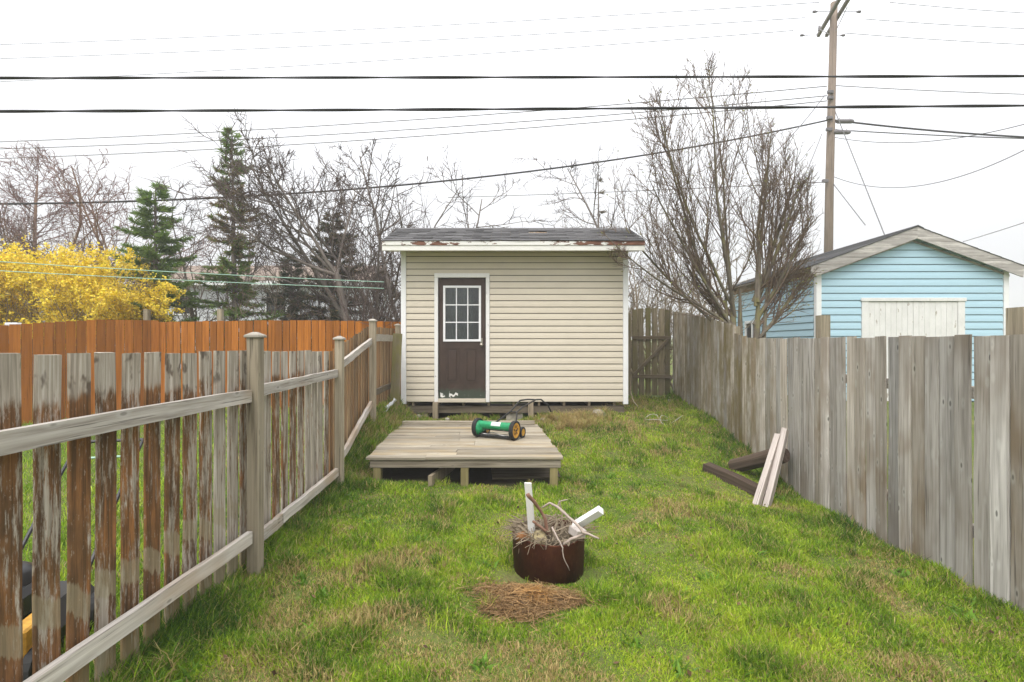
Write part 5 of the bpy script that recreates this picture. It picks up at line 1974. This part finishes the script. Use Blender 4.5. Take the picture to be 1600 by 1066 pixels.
# a push mower stands on the neighbour lawn behind the pickets
def make_push_mower():
    x, y = -2.62, 2.62
    g = gz1(x, y)
    t = thing('petrol_mower', 'black and yellow petrol mower half hidden behind the left pickets', 'mower', (x, y, g), R(15))
    dk = MB()
    dk.prism([(-.26, .08), (.26, .08), (.28, .16), (.2, .25), (-.2, .25), (-.28, .16)], 'Y', -.36, .36)
    build('deck', dk, 'black_metal', t)
    build('engine', MB().bbox(-.17, .17, -.16, .2, .2505, .40, .03), 'black_metal', t)
    build('engine_cover', MB().lathe([(0, .08), (.09, .08), (.13, .055), (.145, 0)], 18), 'black_metal', t, (0, .02, .40), smooth=True)
    build('yellow_panel', MB().bbox(.2, .285, -.33, -.12, .1, .3, .01), 'yellow_plastic', t)
    for (a, b) in ((-.27, -.28), (.27, -.28), (-.27, .28), (.27, .28)):
        w = link('wheel', None, t, (a * 1.12, b, .1))
        build('tyre', MB().lathe([(.06, -.02), (.1, -.02), (.1, .02), (.06, .02), (.06, -.02)], 18, axis='X'), 'rubber', w)
        build('hub', MB().lathe([(0, -.016), (.061, -.016), (.061, .016), (0, .016)], 18, axis='X'), 'steel', w)
    for s in (-1, 1):
        build('handle_tube', MB().tube([(s * .2, .3, .2), (s * .2, .8, .65), (s * .2, 1.15, .93)], .012, 6), 'black_metal', t)
    build('handle_bar', MB().tube([(-.2, 1.15, .93), (.2, 1.15, .93)], .012, 6), 'black_metal', t)
    build('lever', MB().tube([(-.16, 1.0, .84), (.16, 1.0, .84)], .008, 6), 'green_line', t)


make_push_mower()


# ------------------------------------------------------------------ grass
def in_poly(x, y, poly):
    inside = np.zeros(len(x), bool)
    n = len(poly)
    for i in range(n):
        (x1, y1), (x2, y2) = poly[i], poly[(i + 1) % n]
        c = ((y1 > y) != (y2 > y)) & (x < (x2 - x1) * (y - y1) / (y2 - y1 + 1e-12) + x1)
        inside ^= c
    return inside


DECK_POLY = [(-1.56, 5.72), (.52, 5.72), (.40, 8.0), (-1.72, 8.0)]


def blades(x, y, h, w, cols, lean, rng, tipcol=1.25):
    n = len(x)
    z = gz(x, y) - .008
    a = rng.uniform(0, 2 * np.pi, n)
    ld = rng.uniform(0, 2 * np.pi, n)
    lx, ly = np.cos(ld) * lean * h, np.sin(ld) * lean * h
    wx, wy = np.cos(a) * w * .5, np.sin(a) * w * .5
    hz = h * np.sqrt(np.clip(1 - (lean * .8) ** 2, .08, 1))
    p0 = np.stack([x - wx, y - wy, z], 1); p1 = np.stack([x + wx, y + wy, z], 1)
    mx, my, mz = x + lx * .32, y + ly * .32, z + hz * .62
    p2 = np.stack([mx + wx * .8, my + wy * .8, mz], 1); p3 = np.stack([mx - wx * .8, my - wy * .8, mz], 1)
    tp = np.stack([x + lx, y + ly, z + hz], 1)
    V = np.stack([p0, p1, p2, p3, tp], 1).reshape(-1, 3)
    return V, np.repeat(cols, 5, 0)


def blade_mesh(name, V, C):
    n = len(V) // 5
    b = (np.arange(n) * 5)[:, None]
    li = np.concatenate([b + np.array([0, 1, 2, 3]), b + np.array([3, 2, 4])], 1).astype(np.int32).ravel()
    ls = np.stack([np.arange(n) * 7, np.arange(n) * 7 + 4], 1).astype(np.int32).ravel()
    me = bpy.data.meshes.new(name)
    me.vertices.add(len(V)); me.vertices.foreach_set('co', np.ascontiguousarray(V, np.float32).ravel())
    me.loops.add(len(li)); me.loops.foreach_set('vertex_index', li)
    me.polygons.add(len(ls)); me.polygons.foreach_set('loop_start', ls)
    me.update(calc_edges=True)
    ca = me.color_attributes.new('Col', 'FLOAT_COLOR', 'POINT')
    rgba = np.ones((len(V), 4), np.float32); rgba[:, :3] = np.clip(C, .004, .9)
    ca.data.foreach_set('color', rgba.ravel())
    me.materials.append(M['grass'])
    return me


def sample_area(n, x0, x1, y0, y1, rng, power=1.6):
    """points thinning with distance, as the eye resolves less there"""
    u = rng.random(n)
    e = 1 - power
    y = (y0 ** e + u * (y1 ** e - y0 ** e)) ** (1 / e)
    x = rng.uniform(x0, x1, n)
    return x, y


def palette(rng, n, dry, tone):
    green = np.array([.215, .36, .02]); lime = np.array([.45, .55, .04]); deep = np.array([.055, .125, .015])
    straw = np.array([.54, .43, .18]); rust = np.array([.32, .21, .095])
    k = np.clip(tone + rng.normal(0, .22, n), 0, 1)[:, None]
    c = np.where(k < .5, deep + (green - deep) * k * 2, green + (lime - green) * (k - .5) * 2)
    d = rng.random(n) < dry
    s = straw + (rust - straw) * (rng.random((n, 1)) ** 2)
    c = np.where(d[:, None], s, c)
    return c * rng.uniform(.75, 1.2, (n, 1))


def make_grass():
    rng = np.random.default_rng(77)
    x, y = sample_area(620000, -2.1, 3.55, 2.0, 11.0, rng)
    left = np.interp(y, [p[0] for p in LF_X], [p[1] for p in LF_X])
    ok = (x > left - .15) & (x < 3.2 + .025 * y + .0) & (np.abs(x) < y * 1.06 + .35)
    ok &= ~in_poly(x, y, DECK_POLY)
    ok &= ~((x > SX0 + .05) & (x < SX1 - .05) & (y > SY0 + .05))
    ok &= np.hypot(x - FX, y - FY) > .262
    x, y = x[ok], y[ok]
    dryn = vnoise(x, y, 1.3, 1) * .4 + vnoise(x, y, 3.7, 2) * .6
    tone = np.clip((vnoise(x, y, 1.1, 3) * .45 + vnoise(x, y, 4.2, 4) * .55 - .5) * 1.7 + .5, 0, 1)
    tuft = vnoise(x, y, 2.2, 6) * .55 + vnoise(x, y, 5.2, 7) * .45
    dry = np.clip((dryn - .57) * 3.0, .0, .6) + .07 + .12 * vnoise(x, y, 9.0, 15)
    bank = np.clip((y - 6.3) / 1.6, 0, 1) * np.clip(1.2 - (x - 1.2) * .5, .3, 1)
    dry = np.clip(dry + bank * .30, 0, .9)
    lf = x - np.interp(y, [p[0] for p in LF_X], [p[1] for p in LF_X])
    rf = 3.2 + .025 * y - x
    edge = np.clip(1 - lf / .35, 0, 1) + np.clip(1 - rf / .3, 0, 1)
    dry *= 1 - .5 * np.clip(edge, 0, 1)
    # the bare straw patch in front of the ring
    st = np.exp(-(((x - .09) / .34) ** 2 + ((y - 3.34) / .17) ** 2))
    keep = rng.random(len(x)) > st * .9
    keep &= rng.random(len(x)) > np.clip((dryn - .62) * 3.0, 0, .55)
    x, y, dry, tone, tuft, edge, st, lf, rf = [q[keep] for q in (x, y, dry, tone, tuft, edge, st, lf, rf)]
    n = len(x)
    h = .022 + .10 * np.clip(tuft - .30, 0, 1) ** 1.25 * 1.7 + .05 * np.clip(edge, 0, 1)
    ringf = np.clip((np.hypot(x - FX, y - FY) - .27) / .22, .5, 1)
    h *= rng.uniform(.55, 1.35, n) * np.where(y < FY, ringf, 1)
    h *= 1 + .25 * np.clip((y - 6) / 3, 0, 1)
    tone2 = np.clip(.28 + .62 * tone - .25 * np.clip(edge, 0, 1) - .25 * (tuft > .62), 0, 1)
    cols = palette(rng, n, dry, tone2)
    w = (.0030 + .00075 * y) * rng.uniform(.6, 1.3, n) * np.where(rng.random(n) < .12, 1.9, 1.0)
    V, C = blades(x, y, h, w, cols, rng.uniform(.15, 1.05, n), rng)
    parts = [(V, C)]

    # tall rough clumps: along fences, bank left of the platform, under the shed
    def clump(cx, cy, rad, m, hh, dryf, tn, wd=.006, le=(.3, 1.1)):
        a = rng.uniform(0, 2 * np.pi, m); rr = rad * np.sqrt(rng.random(m))
        X, Y = cx + rr * np.cos(a), cy + rr * np.sin(a)
        k = ~in_poly(X, Y, DECK_POLY) & (np.hypot(X - FX, Y - FY) > .27)
        X, Y = X[k], Y[k]
        m = len(X)
        hv = hh * rng.uniform(.5, 1.2, m)
        parts.append(blades(X, Y, hv, np.full(m, wd) * rng.uniform(.6, 1.3, m), palette(rng, m, np.full(m, dryf), np.full(m, tn)), rng.uniform(*le, m), rng))
    R_ = random.Random(12)
    for i in range(46):
        yy = R_.uniform(2.2, 9.0)
        clump(interp(yy, LF_X) + R_.uniform(.0, .16), yy, R_.uniform(.05, .12), 90, R_.uniform(.09, .17), .22, .3)
    for i in range(60):
        yy = R_.uniform(2.8, 10.6)
        clump(rf_x(yy) - R_.uniform(.03, .18), yy, R_.uniform(.05, .12), 80, R_.uniform(.06, .15), .3, .3)
    for i in range(34):      # bank between fence and platform
        clump(R_.uniform(-1.98, -1.62), R_.uniform(5.5, 8.6), R_.uniform(.05, .12), 110, R_.uniform(.10, .20), R_.choice((.2, .5, .8)), .35)
    for i in range(34):      # along the shed front behind the platform
        xx = R_.uniform(-1.85, 1.7)
        clump(xx, R_.uniform(8.1, 8.85), .09, 100, R_.uniform(.08, .18), .3 if xx < .5 else .65, .3)
    for i in range(16):      # straw coloured tussocks right of the step post
        clump(R_.uniform(.6, 1.45), R_.uniform(7.9, 8.75), R_.uniform(.06, .13), 170, R_.uniform(.14, .26), .95, .5, .006, (.5, 1.2))
    for i in range(18):
        clump(R_.uniform(2.1, 3.2), R_.uniform(8.2, 10.8), .12, 100, R_.uniform(.08, .2), .45, .25)
    for i in range(120):      # tufts in the lawn
        clump(R_.uniform(-1.6, 3.1), R_.uniform(2.5, 8.0), R_.uniform(.04, .13), 110, R_.uniform(.05, .11), R_.choice((.03, .03, .3)), R_.choice((.05, .3, .65, .8)), .005)
    for i in range(9):       # round the ring
        a = R_.uniform(-.3, 3.5)
        clump(FX + .33 * math.cos(a), FY + .33 * math.sin(a), .07, 110, .10, .15, .35, .005)
    for i in range(7):
        clump(.52 + R_.uniform(-.05, .12), 3.42 + R_.uniform(-.1, .12), .07, 120, .11, .05, .45, .005)
    # broad leaved weeds: small rosettes, thickest along the fence feet
    wx, wy = [], []
    for i in range(190):
        yy = R_.uniform(2.1, 8.5)
        xx = interp(yy, LF_X) + abs(R_.gauss(0, .22)) + .02 if i < 110 else (rf_x(yy) - abs(R_.gauss(0, .2)) - .03 if i < 150 else R_.uniform(-1.5, 3))
        wx.append(xx); wy.append(yy)
    for X0, Y0 in zip(wx, wy):
        m = 26
        a = rng.uniform(0, 2 * np.pi, m); rr = .06 * np.sqrt(rng.random(m))
        X, Y = X0 + rr * np.cos(a), Y0 + rr * np.sin(a)
        q = ~in_poly(X, Y, DECK_POLY) & (np.hypot(X - FX, Y - FY) > .28)
        X, Y = X[q], Y[q]; m = len(X)
        if m:
            cw = np.array([[.12, .23, .022]]) * rng.uniform(.7, 1.5, (m, 1))
            parts.append(blades(X, Y, rng.uniform(.035, .085, m), rng.uniform(.013, .024, m), cw, rng.uniform(.5, 1.2, m), rng))
    V = np.concatenate([p[0] for p in parts]); C = np.concatenate([p[1] for p in parts])
    o = link('lawn_grass', blade_mesh('lawn_grass', V, C))
    tag(o, 'patchy green and straw coloured grass of the back yard', 'grass', kind='stuff')

    # neighbour lawn seen through the pickets
    n = 90000
    x, y = sample_area(n, -9.5, -1.95, 2.0, 11.3, rng, 1.3)
    left = np.interp(y, [p[0] for p in LF_X], [p[1] for p in LF_X])
    ok = (x < left - .08) & (np.abs(x) < y * 1.9 + .5)
    x, y = x[ok], y[ok]
    n = len(x)
    tone = vnoise(x, y, 1.4, 8)
    V, C = blades(x, y, rng.uniform(.05, .13, n), .008 * rng.uniform(.6, 1.4, n), palette(rng, n, np.full(n, .04), .25 + .5 * tone), rng.uniform(.2, 1, n), rng)
    o = link('neighbour_grass', blade_mesh('neighbour_grass', V, C))
    tag(o, 'lush green grass of the neighbour lawn behind the pickets', 'grass', kind='stuff')


make_grass()


def make_litter():
    rng = np.random.default_rng(9)
    n = 420
    x, y = rng.uniform(-1.8, 3.2, n), 2.3 + 6.2 * rng.random(n) ** 1.3
    ok = ~in_poly(x, y, DECK_POLY) & (np.hypot(x - FX, y - FY) > .3)
    x, y = x[ok], y[ok]
    c = np.stack([x, y, gz(x, y) + rng.uniform(.012, .035, len(x))], 1)
    cc = np.array([[.11, .065, .035]]) * rng.uniform(.4, 2.6, (len(x), 1))
    o = link('fallen_leaves', quads_mesh('fallen_leaves', c, rng.uniform(.008, .022, len(x)), cc, 'leaf', rng=rng))
    tag(o, 'scattered brown dead leaves lying in the lawn', 'leaves', kind='stuff')


make_litter()


def make_straw_heap():
    rng = np.random.default_rng(5)
    cx, cy = .09, 3.34
    g = gz1(cx, cy)
    n = 3600
    a = rng.uniform(0, 2 * np.pi, n); rr = np.sqrt(rng.random(n))
    irr = 1 + .22 * np.sin(a * 3 + .8) + .15 * np.sin(a * 5 + 2)
    far = np.where(rng.random(n) < .3, rng.uniform(1.0, 1.75, n), 1.0)
    x, y = cx + .30 * rr * irr * far * np.cos(a), cy + .165 * rr * irr * far * np.sin(a)
    hz = .015 + .10 * (1 - rr ** 2) * rng.random(n)
    z = gz(x, y) + .004 + hz
    ang = rng.uniform(0, 2 * np.pi, n)
    L = rng.uniform(.03, .13, n)
    d = np.stack([np.cos(ang) * L, np.sin(ang) * L, rng.normal(0, .12, n) * L], 1)
    s = np.cross(d, rng.normal(size=(n, 3))); s /= np.linalg.norm(s, axis=1, keepdims=True); s *= .0016
    p = np.stack([x, y, z], 1)
    V = np.stack([p - d * .5 - s, p - d * .5 + s, p + d * .5 + s, p + d * .5 - s], 1)
    k = rng.random((n, 1))
    core = np.exp(-(((x - cx - .05) / .12) ** 2 + ((y - cy + .03) / .06) ** 2))[:, None]
    c = np.array([.20, .115, .052]) * (1 - k) + np.array([.52, .34, .16]) * k
    c = c * (1 - core * .6) + np.array([.68, .38, .12]) * core * .6
    c *= rng.uniform(.6, 1.2, (n, 1))
    t = thing('straw_heap', 'low heap of brown dead grass in front of the fire ring', 'heap', (cx, cy, g))
    V = V.reshape(-1, 3) - np.array([cx, cy, g])
    o = link('straw', faces_mesh('straw', V, 4, np.repeat(c, 4, 0), 'leaf'), t)
    o['kind'] = 'stuff'
    md = MB()
    for i in range(20):
        for j in range(4):
            pass
    prof = [(0, .035), (.4, .028), (.75, .012), (1.0, -.02)]
    md.lathe(prof, 26)
    md.v = [(p[0] * .27 * (1 + .2 * math.sin(3 * math.atan2(p[1], p[0]) + .8)), p[1] * .135 * (1 + .2 * math.sin(3 * math.atan2(p[1], p[0]) + .8)), p[2] * 2.4) for p in md.v]
    build('soil_mound', md, simple('brown thatch', (.16, .10, .05), .95, vary=.5, scale=40), t, smooth=True)


make_straw_heap()


# ------------------------------------------------------------------ misty air over everything
def make_haze():
    m = bpy.data.materials.new('misty air')
    m.use_nodes = True
    nt = m.node_tree
    nt.nodes.clear()
    o = nt.nodes.new('ShaderNodeOutputMaterial')
    v = nt.nodes.new('ShaderNodeVolumePrincipled')
    v.inputs['Color'].default_value = (.96, .965, .98, 1)
    v.inputs['Density'].default_value = HAZE
    v.inputs['Anisotropy'].default_value = 0.0
    nt.links.new(v.outputs[0], o.inputs['Volume'])
    mb = MB().box(-160, 160, -70, 160, -3.5, 17.5)
    me = mb.mesh('haze')
    me.materials.append(m)
    tag(link('haze', me), 'thin pale mist hanging over the yard', 'haze', kind='stuff')


HAZE = 0.003
if HAZE:
    make_haze()
